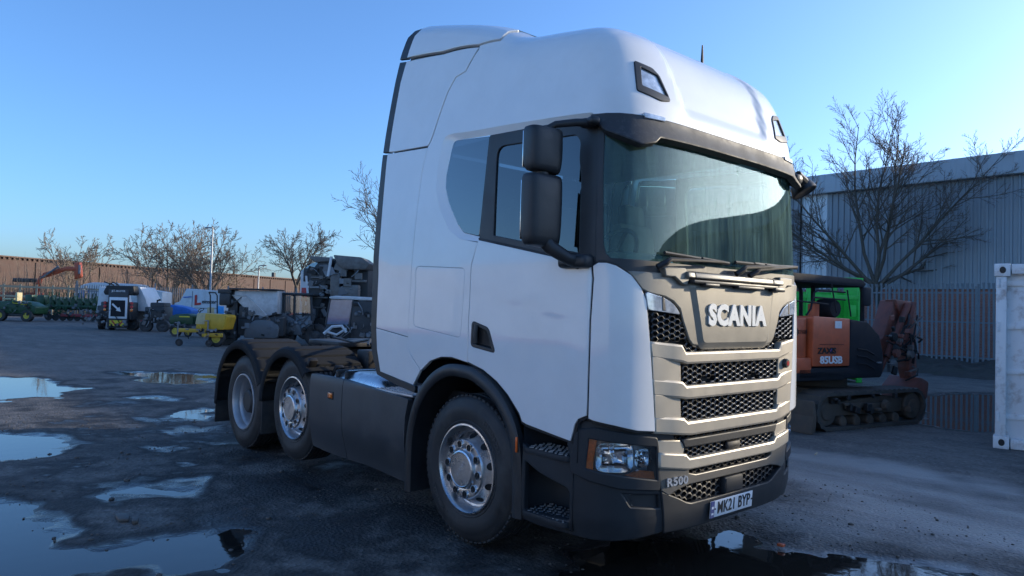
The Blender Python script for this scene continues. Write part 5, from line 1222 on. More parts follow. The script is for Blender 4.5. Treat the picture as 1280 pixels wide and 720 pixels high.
MB().prism(fillet([(3.3, .15), (3.75, .25), (3.8, .55), (3.55, .65), (3.3, .45)], .05), (0, .75, 0), (1, 0, 0), (0, 0, 1), -.6, bev=.02).build('bucket', [MT['boomred']], ex)
# ------------------------------------------------------------------ green open-top skip behind the excavator
MT['green'] = mat('bright_green_paint', (.05, .55, .07), .5, var=.1, dirt=(.05, .16, .04), dirt_amt=.4)
gk = empty('green_skip', (-4.2, 14.4, 0), math.atan2(.748, .664)); tag(gk, 'bright green steel hook bin standing behind the excavator', 'skip')
MB().box((-1.6, .9, 1.25), (4.1, .06, 2.2)).box((-1.6, -.02, .55), (4.1, .06, .8)).box((-1.6, .45, .18), (4.1, .9, .06)).build('bin_wall', [MT['green']], gk)
for x in (-3.6, -2.2, -.9, -.25, .42): MB().box((x, -.08, 1.36), (.12, .1, 2.7), bev=.008).build('upright', [MT['green']], gk)
for z in (2.66, 2.2, .9): MB().box((-1.6, -.08, z), (4.0, .08, .11), bev=.008).build('rail', [MT['green']], gk)
MB().box((.47, .4, 1.35), (.08, .9, 2.6)).build('end_frame', [MT['green']], gk)
MB().box((.2, -.15, 1.85), (.16, .06, .3), bev=.01).build('latch', [MT['green']], gk)
# ------------------------------------------------------------------ plant and vehicles on the far left; local x = to the right seen from the yard, y = away
VW = math.atan2(.748, .664)
def site(name, loc, label, cat, yaw=0, group=None):
    e = empty(name, (loc[0], loc[1], 0), VW+R_(yaw)); tag(e, label, cat, group); return e
def wheel(par, x, y, z, r, w_, tm, rm, rr=.55, name='wheel', yaw=0):
    t = MB().lathe([(r*rr, .01), (r*.75, 0), (r*.93, .02*r), (r, .12*r), (r, w_-.12*r), (r*.93, w_-.02*r), (r*rr, w_-.01)], 22).build(name, [tm], par)
    t.location = (x, y, z); t.rotation_euler = (0, 0, R_(yaw))
    MB().lathe([(0, .05*r), (r*.2, .03*r), (r*.4, .12*r), (r*rr, .02), (r*rr*1.02, w_)], 20).build('rim', [rm], t); return t
MT['vwhite'] = mat('vehicle_white', (.60, .61, .62), .4, var=.06, dirt=(.3, .29, .27), dirt_amt=.5, dscale=1.2)
MT['vdark'] = mat('vehicle_dark_grey', (.035, .038, .042), .55, var=.25, dirt=(.1, .09, .08), dirt_amt=.4, dscale=1.5)
MT['vgrey'] = mat('vehicle_mid_grey', (.13, .14, .15), .5, var=.15, dirt=(.1, .09, .08), dirt_amt=.5, dscale=1.5)
MT['dgreen'] = mat('machinery_green', (.012, .06, .022), .45, var=.12, dirt=(.05, .05, .035), dirt_amt=.45, dscale=2)
MT['yellow'] = mat('machinery_yellow', (.60, .36, .03), .45, var=.1, dirt=(.2, .13, .05), dirt_amt=.4, dscale=2)
MT['ylwheel'] = mat('yellow_wheel', (.55, .42, .05), .5)
MT['blue'] = mat('blue_tarpaulin', (.03, .16, .50), .5, var=.2, vscale=3, bump=.2, bscale=6)
MT['fadedred'] = mat('faded_red_steel', (.30, .05, .055), .6, var=.25)
MT['timber'] = mat('pale_timber', (.42, .33, .22), .8, var=.2, stretch=(1, 1, 8))
MT['hazyellow'] = mat('hazard_yellow', (.65, .55, .03), .4); MT['hazred'] = mat('hazard_red', (.5, .03, .03), .4)
MT['canvas'] = mat('cream_cover', (.55, .47, .27), .8, var=.15)
MT['rearmetal'] = mat('worn_grey_steel', (.16, .155, .15), .6, metal=.3, var=.35, dirt=(.07, .06, .055), dirt_amt=.6, dscale=2)
MT['vglass'] = glass('machine_glass', (.25, .32, .36), 1.6)

def fittings(t, x0, x1, z0, z1, y, n, seed, mats, smin=.04, smax=.2):
    rng = random.Random(seed); mb = MB()
    for i in range(n):
        x = rng.uniform(x0, x1); z = rng.uniform(z0, z1); k = rng.randrange(len(mats)); c = rng.random()
        if c < .55: mb.box((x, y-rng.uniform(0, .08), z), (rng.uniform(smin, smax), rng.uniform(.03, .12), rng.uniform(smin, smax)), k, (0, rng.choice((0, 0, .3, -.4)), 0), .008, 1)
        elif c < .85:
            dx, dz = rng.uniform(-.35, .35), rng.uniform(-.4, .4); mb.tube([(x, y-.05, z), (x+dx*.5+.05, y-.12, z+dz*.5), (x+dx, y-.05, z+dz)], rng.uniform(.008, .022), 5, k)
        else: mb.lathe([(0, -.04), (rng.uniform(.03, .08), -.035), (.09, .02)], 10, k, Matrix.Translation((x, y-.03, z)))
    mb.build('fittings', mats, t)['kind'] = 'stuff'
# sweeper lorry seen from behind with an arrow board
t = site('sweeper_lorry', (-36.68, 4.42), 'dark sweeper lorry with a white framed arrow board on its tail', 'lorry', 0)
MB().box((.35, 1.2, 1.0), (1.6, 2.2, .9), bev=.06).box((-.45, 1.6, .9), (.7, 2.4, .7), bev=.05).build('body', [MT['vdark']], t)
MB().box((.50, .05, 1.12), (1.02, .12, 1.95), bev=.02).build('tail_panel', [MT['vdark']], t)
MB().prism(fillet([(-.20, 1.80), (1.22, 1.80), (1.30, 1.92), (1.24, 2.28), (-.12, 2.28), (-.28, 1.95)], .04), (0, .0, 0), (1, 0, 0), (0, 0, 1), -.5, bev=.03).build('top_box', [MT['black']], t)
text('lettering', 'JET-MASTER', MT['plate'], t, frame((.5, -.012, 2.0), (1, 0, 0), (0, 0, 1)), size=.13, ext=.004, off=.001, sx=1)
MB().box((-.0, 0, 2.38), (.5, .1, .05), rot=(0, .3, 0)).tube([(0, 0, 2.3), (.2, 0, 2.45), (.5, 0, 2.3)], .03, 6).build('roof_bracket', [MT['black']], t)
b = MB().box((.53, -.03, 1.15), (.92, .05, 1.08), bev=.03).build('arrow_board', [MT['plate']], t)
MB().box((.53, -.06, 1.13), (.72, .02, .82)).build('board_face', [MT['exblack']], b)
MB().prism([(-.30, .02), (-.24, .08), (.02, -.15), (.08, -.09), (.16, -.32), (-.08, -.27), (-.04, -.21)], (.53, -.072, 1.30), (1.05, 0, 0), (0, 0, 1.05), .012).build('arrow', [MT['plate']], b)
h = MB().box((.53, -.04, .38), (.80, .03, .28)).build('hazard_panel', [MT['hazyellow']], t)
for i, s in enumerate((-1, 1)):
    for k in range(2): MB().prism([(s*(.02+.2*k), -.13), (s*(.11+.2*k), -.13), (s*(.21+.2*k), .0) if False else (s*(.33+.2*k) if k == 0 else s*.40, .13 if k == 0 else .02), (s*(.24+.2*k) if k == 0 else s*.40, .13 if k == 0 else -.04)][::s], (.53, -.058, .38), (1, 0, 0), (0, 0, 1), .01).build('hazard_stripe', [MT['hazred']], h)
for x in (-.18, 1.17):
    for z in (1.05, 1.22, 1.4): MB().lathe([(0, -.03), (.07, -.02), (.08, .02)], 10, M=Matrix.Translation((x, .02, z))).build('tail_lamp', [MT['hazred'] if z > 1.1 else MT['amber']], t)
MB().prism([(-.95, 1.0), (-.1, .95), (-.05, 1.25), (-.2, 2.15), (-.86, 2.22), (-.88, 1.5)], (0, .6, 0), (1, 0, 0), (0, 0, 1), -1.8, bev=.03).build('hopper', [MT['vwhite']], t)
MB().prism([(1.15, 1.0), (1.75, 1.0), (1.5, 1.7), (1.2, 2.25), (1.0, 2.25)], (0, .7, 0), (1, 0, 0), (0, 0, 1), -1.6, bev=.03).build('hopper', [MT['vwhite']], t)
MB().box((-1.1, 2.8, 1.5), (.7, 1.0, 1.6), bev=.08).build('cab', [MT['vdark']], t)
for x, y in ((-.95, .9), (-.3, .7), (.95, .5)): wheel(t, x, y, .36, .37, .28, MT['rubber'], MT['vdark'], yaw=-70 if x < 0 else 0)
# white truck with a blue motif
t = site('tipper_truck', (-51.87, 10.05), 'low white truck body with a blue motif behind the arrow board lorry', 'truck', 8)
MB().prism(fillet([(-1.6, .75), (1.15, .78), (1.15, 2.15), (.8, 2.22), (-1.6, 2.5)], .03), (0, 0, 0), (1, 0, 0), (0, 0, 1), -2.2, bev=.03).build('body', [MT['vwhite']], t)
MB().lathe([(0, -.02), (.14, -.015), (.15, 0)], 14, M=Matrix.Translation((-.35, -.01, 1.45))).box((.2, -.005, 1.28), (.9, .01, .05)).box((.35, -.005, 1.55), (.7, .01, .04), rot=(0, -.1, 0)).box((.45, -.005, 1.7), (.9, .01, .03), rot=(0, -.12, 0)).build('motif', [MT['blue']], t)
MB().box((-.3, .6, .55), (3, 1.4, .3)).build('chassis', [MT['vdark']], t)
for x in (-1.2, .7): wheel(t, x, .1, .45, .45, .3, MT['rubber'], MT['vdark'])
t = site('red_implement', (-42.2, 7.0), 'faded red farm implement between the lorry and the dark machine', 'implement', 5)
MB().box((.0, .3, .62), (1.3, .5, .12), bev=.02).box((0, .1, .95), (1.2, .1, .2), bev=.02).box((0, .2, .3), (1.1, .3, .15), bev=.02).build('frame', [MT['fadedred']], t)
for x in (-.5, -.1, .3): MB().box((x, .15, .55), (.1, .2, .9)).build('tine', [MT['vdark']], t)
# dark machine with blue tarp
t = site('dark_machine', (-34.74, 6.08), 'dark boxy machine parked beside the blue sheeted load', 'machine', 6)
MB().box((.0, .6, .85), (.95, 1.2, .8), bev=.05).box((.1, .5, 1.3), (.7, .9, .35), bev=.06).build('body', [MT['vdark']], t)
MB().box((-.28, .05, .9), (.3, .08, .5), bev=.02).box((.2, .05, .75), (.3, .06, .3), bev=.02).build('grille', [MT['black']], t)
MB().tube([(.05, .2, 1.4), (.05, .2, 1.58), (.2, .2, 1.62)], .05, 8).build('exhaust_pipe', [MT['black']], t)
for x in (-.4, .4): wheel(t, x, .0, .3, .31, .25, MT['rubber'], MT['vdark'])
t = site('sheeted_trailer', (-41.0, 8.7), 'small trailer load covered by a bright blue sheet', 'trailer', 4)
MB().box((.1, .6, .55), (2.0, 1.2, .4), bev=.03).build('bed', [MT['vdark']], t)
MB().prism([(-1.0, .72), (1.0, .72), (1.05, 1.05), (.7, 1.2), (-.1, 1.34), (-.75, 1.3), (-1.05, 1.1)], (.1, -.05, 0), (1, 0, 0), (0, 0, 1), -1.3, bev=.06).build('sheet', [MT['blue']], t)
for x in (-.5, .8): wheel(t, x, 0, .3, .3, .2, MT['rubber'], MT['vdark'])
# green ride-on mower
t = site('ride_on_mower', (-29.9, 5.9), 'green ride-on mower with a yellow front wheel', 'mower', -6)
MB().prism(fillet([(-.55, .55), (.55, .55), (.55, .95), (.2, 1.04), (-.3, 1.0), (-.6, .85)], .05), (0, 0, 0), (1, 0, 0), (0, 0, 1), -.75, bev=.04).build('bonnet', [MT['dgreen']], t)
MB().box((.15, -.012, .90), (.5, .01, .05)).build('stripe', [MT['hazyellow']], t)
MB().box((-.56, .3, .72), (.1, .55, .22), bev=.02).box((.2, .35, .42), (1.5, .6, .18), bev=.03).build('chassis', [MT['vdark']], t)
MB().box((.95, .35, .85), (.45, .5, .12), bev=.04).box((1.18, .35, 1.1), (.12, .48, .5), bev=.04).build('seat', [MT['canvas']], t)
MB().tube([(.62, .3, .95), (.75, .3, 1.2)], .02, 6).tube([(.75+.16*math.cos(a)*.5, .3+.18*math.sin(a), 1.22+.08*math.cos(a)) for a in np.linspace(0, 6.283, 16)], .015, 5).build('steering_wheel', [MT['black']], t)
MB().tube([(1.35, .05, .7), (1.3, .05, 1.9), (1.22, .08, 2.02), (1.22, .62, 2.02), (1.3, .65, 1.9), (1.35, .65, .7)], .03, 8).build('roll_bar', [MT['black']], t)
MB().prism(fillet([(.8, .6), (1.5, .6), (1.4, .95), (.9, 1.0)], .08), (0, -.02, 0), (1, 0, 0), (0, 0, 1), -.25, bev=.03).build('mudguard', [MT['dgreen']], t)
for x, r in ((-.22, .25), (1.15, .38)): wheel(t, x, -.12, r, r, .2, MT['rubber'], MT['ylwheel'], .6)
wheel(t, -.62, .5, .25, .25, .2, MT['rubber'], MT['vdark']); wheel(t, .25, .1, .17, .17, .12, MT['rubber'], MT['ylwheel'])
# white vans
t = site('white_van', (-47.28, 12.15), 'white van with a red and grey motif parked against the far fence', 'van', 0)
MB().prism(fillet([(-1.55, .4), (1.6, .4), (1.6, 2.32), (.1, 2.38), (-.75, 2.42), (-1.2, 1.5), (-1.55, 1.4)], .06), (0, 0, 0), (1, 0, 0), (0, 0, 1), -1.9, bev=.05).build('body', [MT['vwhite']], t)
text('lettering', 'L', MT['hazred'], t, frame((.05, -.03, 1.62), (1, 0, .15), (0, 0, 1)), size=.95, ext=.01, off=.03); text('lettering', 'einster', MT['vdark'], t, frame((.86, -.03, 1.55), (1, 0, 0), (0, 0, 1)), size=.36, ext=.01, off=.005)
MB().box((-.32, -.006, 1.4), (.03, .02, 1.7)).box((.62, -.006, 1.1), (1.8, .02, .03)).build('seam', [MT['vgrey']], t)
MB().prism([(-.45, -.02), (.1, .05), (.3, .0), (-.3, -.08)], (-.55, -.02, 1.85), (1, 0, 0), (0, 0, 1), .01).build('motif', [MT['blue']], t)
for x in (-1.0, 1.1): wheel(t, x, -.02, .33, .34, .22, MT['rubber'], MT['vgrey'])
MB().box((1.75, -.2, 1.0), (.45, .1, .55), bev=.03).build('blue_sign', [mat('bright_blue_panel', (.05, .35, .75), .4)], t)
# caravan / white rounded trailer
t = site('caravan', (-62.0, 9.4), 'white rounded caravan with a blue tinted front beyond the implements', 'caravan', 12)
MB().prism(fillet([(-2.4, .7), (3.0, .7), (3.0, 2.55), (2.6, 2.82), (-.9, 2.86), (-1.7, 2.65), (-2.3, 1.9)], .25), (.2, 0, 0), (1, 0, 0), (0, 0, 1), -2.2, bev=.12).build('body', [MT['vwhite']], t)
MB().prism([(-2.15, 1.6), (-1.55, 2.35), (-1.0, 2.35), (-1.35, 1.6)], (.2, -.03, 0), (1, 0, 0), (0, 0, 1), .02).build('window', [mat('blue_tint_window', (.12, .2, .42), .15)], t)
wheel(t, .5, .0, .35, .35, .2, MT['rubber'], MT['vgrey'])
# yellow towed pump
t = site('towed_pump', (-22.75, 4.40), 'yellow towed engine unit with a cream cover and jockey wheels', 'trailer', -4)
MB().prism(fillet([(-.15, .62), (.84, .62), (.95, 1.08), (.90, 1.16), (-.05, 1.20), (-.2, .95)], .04), (0, 0, 0), (1, 0, 0), (0, 0, 1), -.8, bev=.03).build('engine_cover', [MT['yellow']], t)
MB().prism([(-.20, .80), (.14, .80), (.16, 1.19), (-.14, 1.19)], (0, -.015, 0), (1, 0, 0), (0, 0, 1), -.5, bev=.01).build('cloth', [MT['canvas']], t)
MB().box((-.45, .3, .55), (1.1, .12, .14), bev=.02).box((.45, .0, .42), (.75, .1, .14), bev=.02).box((.0, .35, .68), (.5, .5, .16), bev=.05).build('frame', [MT['yellow']], t)
MB().box((.25, -.05, .60), (.75, .06, .05), bev=.01).box((.1, .0, .52), (.3, .15, .12), bev=.03).build('engine_block', [MT['galv']], t)
for x in (-.82, .30):
    j = MB().cyl((x, -.05, .25), (x, -.05, .95 if x > 0 else .85), .025, 8).tube([(x, -.05, .93 if x > 0 else .83), (x-.12, -.05, .93 if x > 0 else .83)], .02, 6).build('jockey_stand', [MT['galv']], t)
    wheel(t, x+.08, -.12, .13, .13, .08, MT['rubber'], MT['vdark'])
wheel(t, .55, .05, .30, .30, .2, MT['rubber'], MT['ylwheel'])
# hopper machine
t = site('hopper_machine', (-22.83, 6.12), 'dark tracked hopper machine with a big pale steel bucket raised', 'machine', 6)
MB().prism([(-.62, 2.05), (1.10, 2.10), (1.10, 1.22), (.62, 1.10), (.38, 1.16), (.05, 1.12), (-.08, 1.05), (-.14, 1.45), (-.56, 1.86)], (.0, -.1, 0), (1, 0, 0), (0, 0, 1), -1.3, bev=.02).build('bucket', [MT['vwhite'] if False else mat('pale_worn_steel', (.55, .56, .57), .5, metal=.3, var=.15, dirt=(.2, .19, .17), dirt_amt=.5, dscale=2)], t)
MB().tube([(-.55, -.12, 1.88), (-.08, -.12, 1.88), (.3, -.12, 1.62), (.72, -.12, 1.16)], .022, 6).build('bucket_rib', [MT['vwhite']], t)
MB().box((-.80, .3, 2.02), (.5, 1.1, .16), bev=.03).box((-.78, .2, 1.72), (.4, 1.0, .45), bev=.06).box((.25, .3, 2.13), (1.75, 1.3, .05), bev=.01).build('hopper_chute', [MT['vdark']], t)
MB().box((-.55, .4, 1.2), (.35, .8, 1.3), bev=.04).box((.5, .5, .75), (1.7, 1.1, .75), bev=.06).box((-.7, .3, .55), (.6, .8, .6), bev=.06).box((-.1, .3, 1.25), (.4, .8, .5), bev=.05).build('frame', [MT['vdark']], t)
MB().prism(fillet([(-.1, .3), (1.15, .3), (1.2, .75), (.9, .98), (.3, .98), (-.05, .7)], .1), (0, -.12, 0), (1, 0, 0), (0, 0, 1), -.4, bev=.04).build('mudguard', [MT['vgrey']], t)
MB().tube([(.75+.18*math.cos(a), -.02, 1.02+.18*math.sin(a)) for a in np.linspace(0, 6.283, 18)], .03, 6).tube([(.2, 0, 1.1), (.5, -.02, 1.15), (1.0, 0, 1.2)], .04, 6).build('pulley', [MT['black']], t)
for x, z in ((-.75, .95), (-.8, .65), (-.65, .4)): MB().cyl((x, -.1, z), (x, .1, z), .09, 10).build('pipe_end', [MT['rearmetal']], t)
MB().box((-.95, -.1, .75), (.08, .05, .35), bev=.02).build('hanging_cloth', [MT['canvas']], t)
for x in (.65, -.75): wheel(t, x, -.05, .38, .40, .3, MT['rubber'], MT['vdark'])
# loader with cab
t = site('wheel_loader', (-22.39, 7.89), 'small dark loader with glazed cab and curved grey wing', 'loader', 0)
MB().prism(fillet([(-.95, .45), (.25, .40), (.18, .75), (-.15, 1.05), (-.6, 1.25), (-1.0, 1.2)], .08), (0, -.1, 0), (1, 0, 0), (0, 0, 1), -1.0, bev=.05).build('wing', [MT['vgrey']], t)
cb = MB()
for a, b in (((-.62, 1.25), (-.55, 1.98)), ((-.10, .55), (-.12, 1.98)), ((.62, .62), (.52, 1.92))):
    for y in (0, 1.2): cb.tube([(a[0], y, a[1]), (b[0], y, b[1])], .05, 6)
cb.box((.0, .6, 2.0), (1.25, 1.35, .10), bev=.04).box((.3, .0, 1.22), (.8, .06, .06)).box((.28, .0, .55), (.75, .06, .08)).box((.3, .6, .5), (.8, 1.2, .1)).build('cab_frame', [MT['vdark']], t)
MB().add([(-.55, .0, 1.28), (-.13, .0, 1.0), (-.13, 0, 1.93), (-.5, .0, 1.93), (-.07, 0, 1.28), (.56, 0, 1.28), (.5, 0, 1.9), (-.07, 0, 1.93)], [(0, 1, 2, 3), (4, 5, 6, 7)]).build('window', [MT['vglass']], t, ang=None)
MB().prism([(-.05, 1.18), (.55, 1.18), (.57, .65), (.2, .62), (-.05, .95)], (0, .03, 0), (1, 0, 0), (0, 0, 1), -.03).build('lower_panel', [MT['vwhite'] if False else mat('blue_grey_panel', (.22, .28, .33), .4)], t)
dg_ = MB()
for a, b in (((-.02, 1.15), (.5, .68)), ((.1, .75), (.45, 1.15)), ((.0, .95), (.3, 1.12)), ((.25, .66), (.54, .9))): dg_.tube([(a[0], -.01, a[1]), (b[0], -.01, b[1])], .022, 5)
dg_.build('guard_bar', [MT['vgrey']], t)
MB().lathe([(0, -.05), (.12, -.05), (.13, -.1), (.20, -.1), (.22, .05)], 18, M=Matrix.Translation((-.85, -.05, 1.75)) @ Matrix.Scale(.55, 4, (1, 0, 0)) @ Matrix.Scale(1.2, 4, (0, 0, 1))).box((-.78, .3, 1.65), (.35, .6, .85), bev=.1).build('air_intake', [MT['vgrey']], t)
MB().box((.2, .7, .9), (.5, .5, .15), bev=.04).box((.45, .7, 1.2), (.12, .5, .5), bev=.04).build('seat', [MT['cloth']], t)
for x in (-.5, .75): wheel(t, x, -.05, .42, .45, .35, MT['rubber'], MT['vdark'])
# refuse body
t = site('refuse_lorry', (-22.55, 8.93), 'tall dark refuse lorry tail with worn steel lifting gear', 'lorry', 0)
MB().prism([(-.45, .5), (1.4, .5), (1.4, 3.35), (.5, 3.5), (-.1, 3.0), (-.35, 2.2)], (0, .5, 0), (1, 0, 0), (0, 0, 1), -3.0, bev=.05).build('body', [MT['vdark']], t)
MB().prism([(-.60, .45), (-.22, .4), (.0, 1.6), (.28, 3.1), (.30, 3.45), (-.05, 3.42), (-.36, 2.9), (-.40, 1.8)], (0, .0, 0), (1, 0, 0), (0, 0, 1), -.9, bev=.04).build('tail_chute', [MT['rearmetal'] if False else MT['vdark']], t)
for z in (1.5, 1.9, 2.7): MB().box((-.12+.1*(z-1.5), -.04, z), (.62, .08, .06), bev=.01).build('cross_bar', [MT['rearmetal']], t)
MB().prism([(-.42, 3.55), (.28, 3.52), (.30, 3.36), (-.20, 3.30)], (0, -.1, 0), (1, 0, 0), (0, 0, 1), -1.2, bev=.03).prism([(.38, 3.62), (1.28, 3.55), (1.55, 3.3), (1.4, 3.05), (.70, 3.05), (.52, 3.25)], (0, -.2, 0), (1, 0, 0), (0, 0, 1), -1.4, bev=.05).build('lid', [MT['rearmetal']], t)
MB().cyl((.33, -.15, 3.55), (.24, -.15, 2.75), .045, 10).cyl((-.45, -.1, 2.75), (-.3, -.1, 1.2), .035, 8).build('hydraulic_ram', [MT['vwhite']], t)
MB().prism([(.32, 2.95), (.62, 2.9), (.62, 2.6), (.55, 1.75), (.32, 1.75), (.30, 2.5)], (0, -.12, 0), (1, 0, 0), (0, 0, 1), -.3, bev=.04).box((.95, .1, 2.1), (.5, .4, .7), bev=.06).box((1.0, .05, 2.6), (.8, .3, .1), bev=.02).build('lifting_arm', [MT['rearmetal']], t)
for x in (-.1, 1.1): wheel(t, x, .4, .5, .5, .3, MT['rubber'], MT['vdark'])
t.scale = (1.28, 1, 1)
# white and red cab behind it
t = site('box_truck', (-26.6, 10.6), 'white truck with a red panel partly hidden by the refuse lorry', 'truck', 0)
MB().prism(fillet([(-.62, .6), (.6, .6), (.6, 3.1), (.25, 3.6), (-.1, 3.5), (-.62, 3.1)], .04), (0, 0, 0), (1, 0, 0), (0, 0, 1), -2.5, bev=.04).build('body', [MT['vwhite']], t)
MB().box((-.36, -.02, 2.05), (.36, .05, .62), bev=.01).box((.2, -.02, 1.2), (.12, .05, 1.0)).build('red_panel', [MT['hazred']], t)
MB().box((-.1, -.03, 2.95), (.75, .06, .62), bev=.03).box((-.36, -.07, 3.0), (.12, .02, .22)).build('rear_window', [MT['vdark']], t)
MB().add([(-.6, -.03, 3.12), (-.1, -.03, 3.5), (.25, -.03, 3.58), (.5, -.03, 3.15)], [(0, 3, 2, 1)]).build('roof_glazing', [mat('pale_blue_glazing', (.35, .55, .6), .2)], t, ang=None)
for x in (-.3, .3): wheel(t, x, 0, .5, .5, .3, MT['rubber'], MT['vdark'])
# small sweeper with white roof
t = site('compact_sweeper', (-16.43, 6.88), 'compact dark machine with a white roof and big sloping windscreen', 'sweeper', 4)
MB().prism(fillet([(-.62, 1.82), (1.15, 1.80), (1.15, 1.90), (-.45, 1.93), (-.66, 1.88)], .03), (0, -.05, 0), (1, 0, 0), (0, 0, 1), -1.25, bev=.02).build('roof', [MT['vwhite']], t)
MB().prism([(-.75, .95), (.0, .95), (.05, 1.02), (.12, 1.8), (.08, 1.82), (-.02, 1.05), (-.73, 1.05)], (0, 0, 0), (1, 0, 0), (0, 0, 1), -1.1).tube([(-.62, .0, 1.82), (-.74, 0, 1.0)], .03, 6).tube([(.12, -.02, 1.82), (.0, -.02, .9)], .04, 6).box((.6, .5, 1.1), (1.1, 1.1, 1.35), bev=.05).box((-.35, .6, .6), (.9, 1.0, .6), bev=.06).build('cab_frame', [MT['vdark']], t)
MB().add([(-.73, .0, 1.02), (-.03, -.02, 1.02), (.10, -.02, 1.8), (-.61, .0, 1.8)], [(0, 1, 2, 3)]).build('windscreen', [mat('pale_reflecting_screen', (.10, .17, .26), .08, coat=1)], t, ang=None)
MB().tube([(-.36+.18*math.cos(a), .3, 1.25+.1*math.sin(a)) for a in np.linspace(0, 6.283, 18)], .02, 5).box((-.3, .5, 1.15), (.5, .4, .2), bev=.05).build('steering_wheel', [MT['black']], t)
MB().tube([(-.75, -.2, .72), (-.5, -.2, .95), (-.2, -.2, .98), (-.05, -.2, .78)], .05, 6).tube([(-.7, -.2, .8), (-.35, -.2, .7), (-.05, -.2, .9)], .04, 6).build('front_bracket', [MT['vwhite']], t)
for x in (-.5, .8): wheel(t, x, -.05, .3, .32, .25, MT['rubber'], MT['vdark'])
# green utility vehicle and row of green drills
t = site('utility_buggy', (-49.9, 2.2), 'green utility buggy with yellow wheels at the left edge', 'buggy', 0)
MB().prism(fillet([(-1.5, .5), (1.15, .5), (1.2, .95), (.5, 1.25), (-.4, 1.3), (-1.5, 1.2)], .08), (0, 0, 0), (1, 0, 0), (0, 0, 1), -1.3, bev=.06).build('body', [MT['dgreen']], t)
MB().box((.2, -.02, 1.12), (.9, .02, .06), rot=(0, .12, 0)).build('stripe', [MT['hazyellow']], t)
MB().box((-.3, .6, 1.55), (.15, .5, .55), bev=.05).box((-.9, .6, 1.4), (.5, .5, .12), bev=.04).build('seat', [MT['canvas']], t)
MB().box((-.4, .65, .42), (2.6, 1.1, .2), bev=.04).build('chassis', [MT['vdark']], t)
for x in (-1.0, .68): wheel(t, x, -.1, .38, .38, .3, MT['rubber'], MT['ylwheel'], .5)
t = site('seed_drill', (-50.5, 5.6), 'long row of dark green drill units with a red beam', 'seed drill', 0)
MB().box((.0, .3, .98), (4.3, .3, .22), bev=.04).build('main_beam', [MT['dgreen']], t)
MB().box((.5, -.1, .42), (3.0, .12, .2), bev=.03).build('red_beam', [MT['fadedred']], t)
for i in range(9):
    x = -1.9+i*.48
    MB().prism([(-.16, .75), (.18, .75), (.22, 1.25), (.1, 1.55 if i % 3 else 1.75), (-.12, 1.5)], (x, .2, 0), (1, 0, 0), (0, 0, 1), -.4, bev=.04).tube([(x-.1, .1, 1.4), (x+.0, .05, 1.9), (x+.16, .05, 1.9), (x+.2, .1, 1.3)], .03, 5).build('drill_unit', [MT['dgreen']], t)
    MB().lathe([(0, 0), (.24, .01), (.25, .04), (0, .05)], 14, M=Matrix.Translation((x, .0, .28))).build('disc', [MT['vdark']], t)
for x in (-2.6, -3.4): MB().box((x, .5, 1.3), (.5, .6, .8), bev=.08).build('seed_hopper', [MT['dgreen']], t)
# timber post and rail fence
t = site('timber_fence', (-62.3, 5.3), 'pale timber post and rail fence behind the green implements', 'fence', 6)
for z in (1.55, 2.30): MB().box((-.6, 0, z), (9.6, .05, .15), rot=(0, .012, 0)).build('rail', [MT['timber']], t)
for i in range(9): MB().box((-5.2+i*1.2, .06, 1.25), (.12, .1, 2.5)).build('post', [MT['timber']], t)
# orange loader crane
t = site('loader_crane', (-72.0, 7.0), 'orange hydraulic loader crane with its arm folded over to the right', 'crane', 0)
MB().tube([(-.8, 0, 1.9), (-.55, 0, 3.0), (-.4, 0, 3.4)], [.22, .2, .16], 8).build('column', [MT['exor'] if False else mat('bright_red_orange', (.55, .09, .03), .45, var=.15)], t)
cm_ = t.children[0].data.materials[0]
MB().prism([(-.5, 3.2), (-.3, 3.7), (1.9, 4.35), (2.6, 4.25), (2.6, 3.95), (1.6, 3.95), (.2, 3.4)], (0, 0, 0), (1, 0, 0), (0, 0, 1), -.35, bev=.04).build('main_arm', [cm_], t)
MB().prism([(2.45, 4.7), (2.95, 4.75), (3.1, 3.4), (2.55, 3.2), (2.5, 3.9)], (0, .02, 0), (1, 0, 0), (0, 0, 1), -.4, bev=.05).build('arm_head', [cm_], t)
MB().cyl((-.3, -.2, 3.2), (1.2, -.2, 4.3), .09, 8).cyl((3.05, -.1, 4.5), (3.05, -.1, 3.7), .1, 8).build('hydraulic_ram', [MT['galv']], t)
MB().box((-2.4, .5, 1.5), (3.0, 1.5, .8), bev=.1).build('base', [cm_], t); MB().box((-2.0, .5, 3.0), (2.2, .8, .35), bev=.08).box((-1.6, .5, .6), (5, 1.6, 1.0), bev=.1).build('chassis', [MT['vdark']], t)
# far palisade fence
t = site('far_fence', (-57.4, 15.7), 'far grey palisade fence running behind the parked machinery', 'fence', 22)
mb = MB(); 
for i in range(330):
    x = -9+i*.16; mb.add([(x, 0, .1), (x+.075, 0, .1), (x+.075, 0, 2.5), (x+.0375, 0, 2.68), (x, 0, 2.5), (x+.0375, .03, .1), (x+.0375, .03, 2.5)], [(0, 1, 2, 3, 4), (1, 0, 5), (0, 4, 6, 5), (2, 1, 5, 6)])
mb.build('pales', [MT['galv']], t, ang=None)['kind'] = 'stuff'
for z in (.6, 2.1): MB().box((17.4, .06, z), (53, .03, .06)).build('rail', [MT['galv']], t)
for i in range(20): MB().box((-8.9+2.75*i, .1, 1.45), (.12, .1, 2.9)).build('post', [MT['galv']], t)
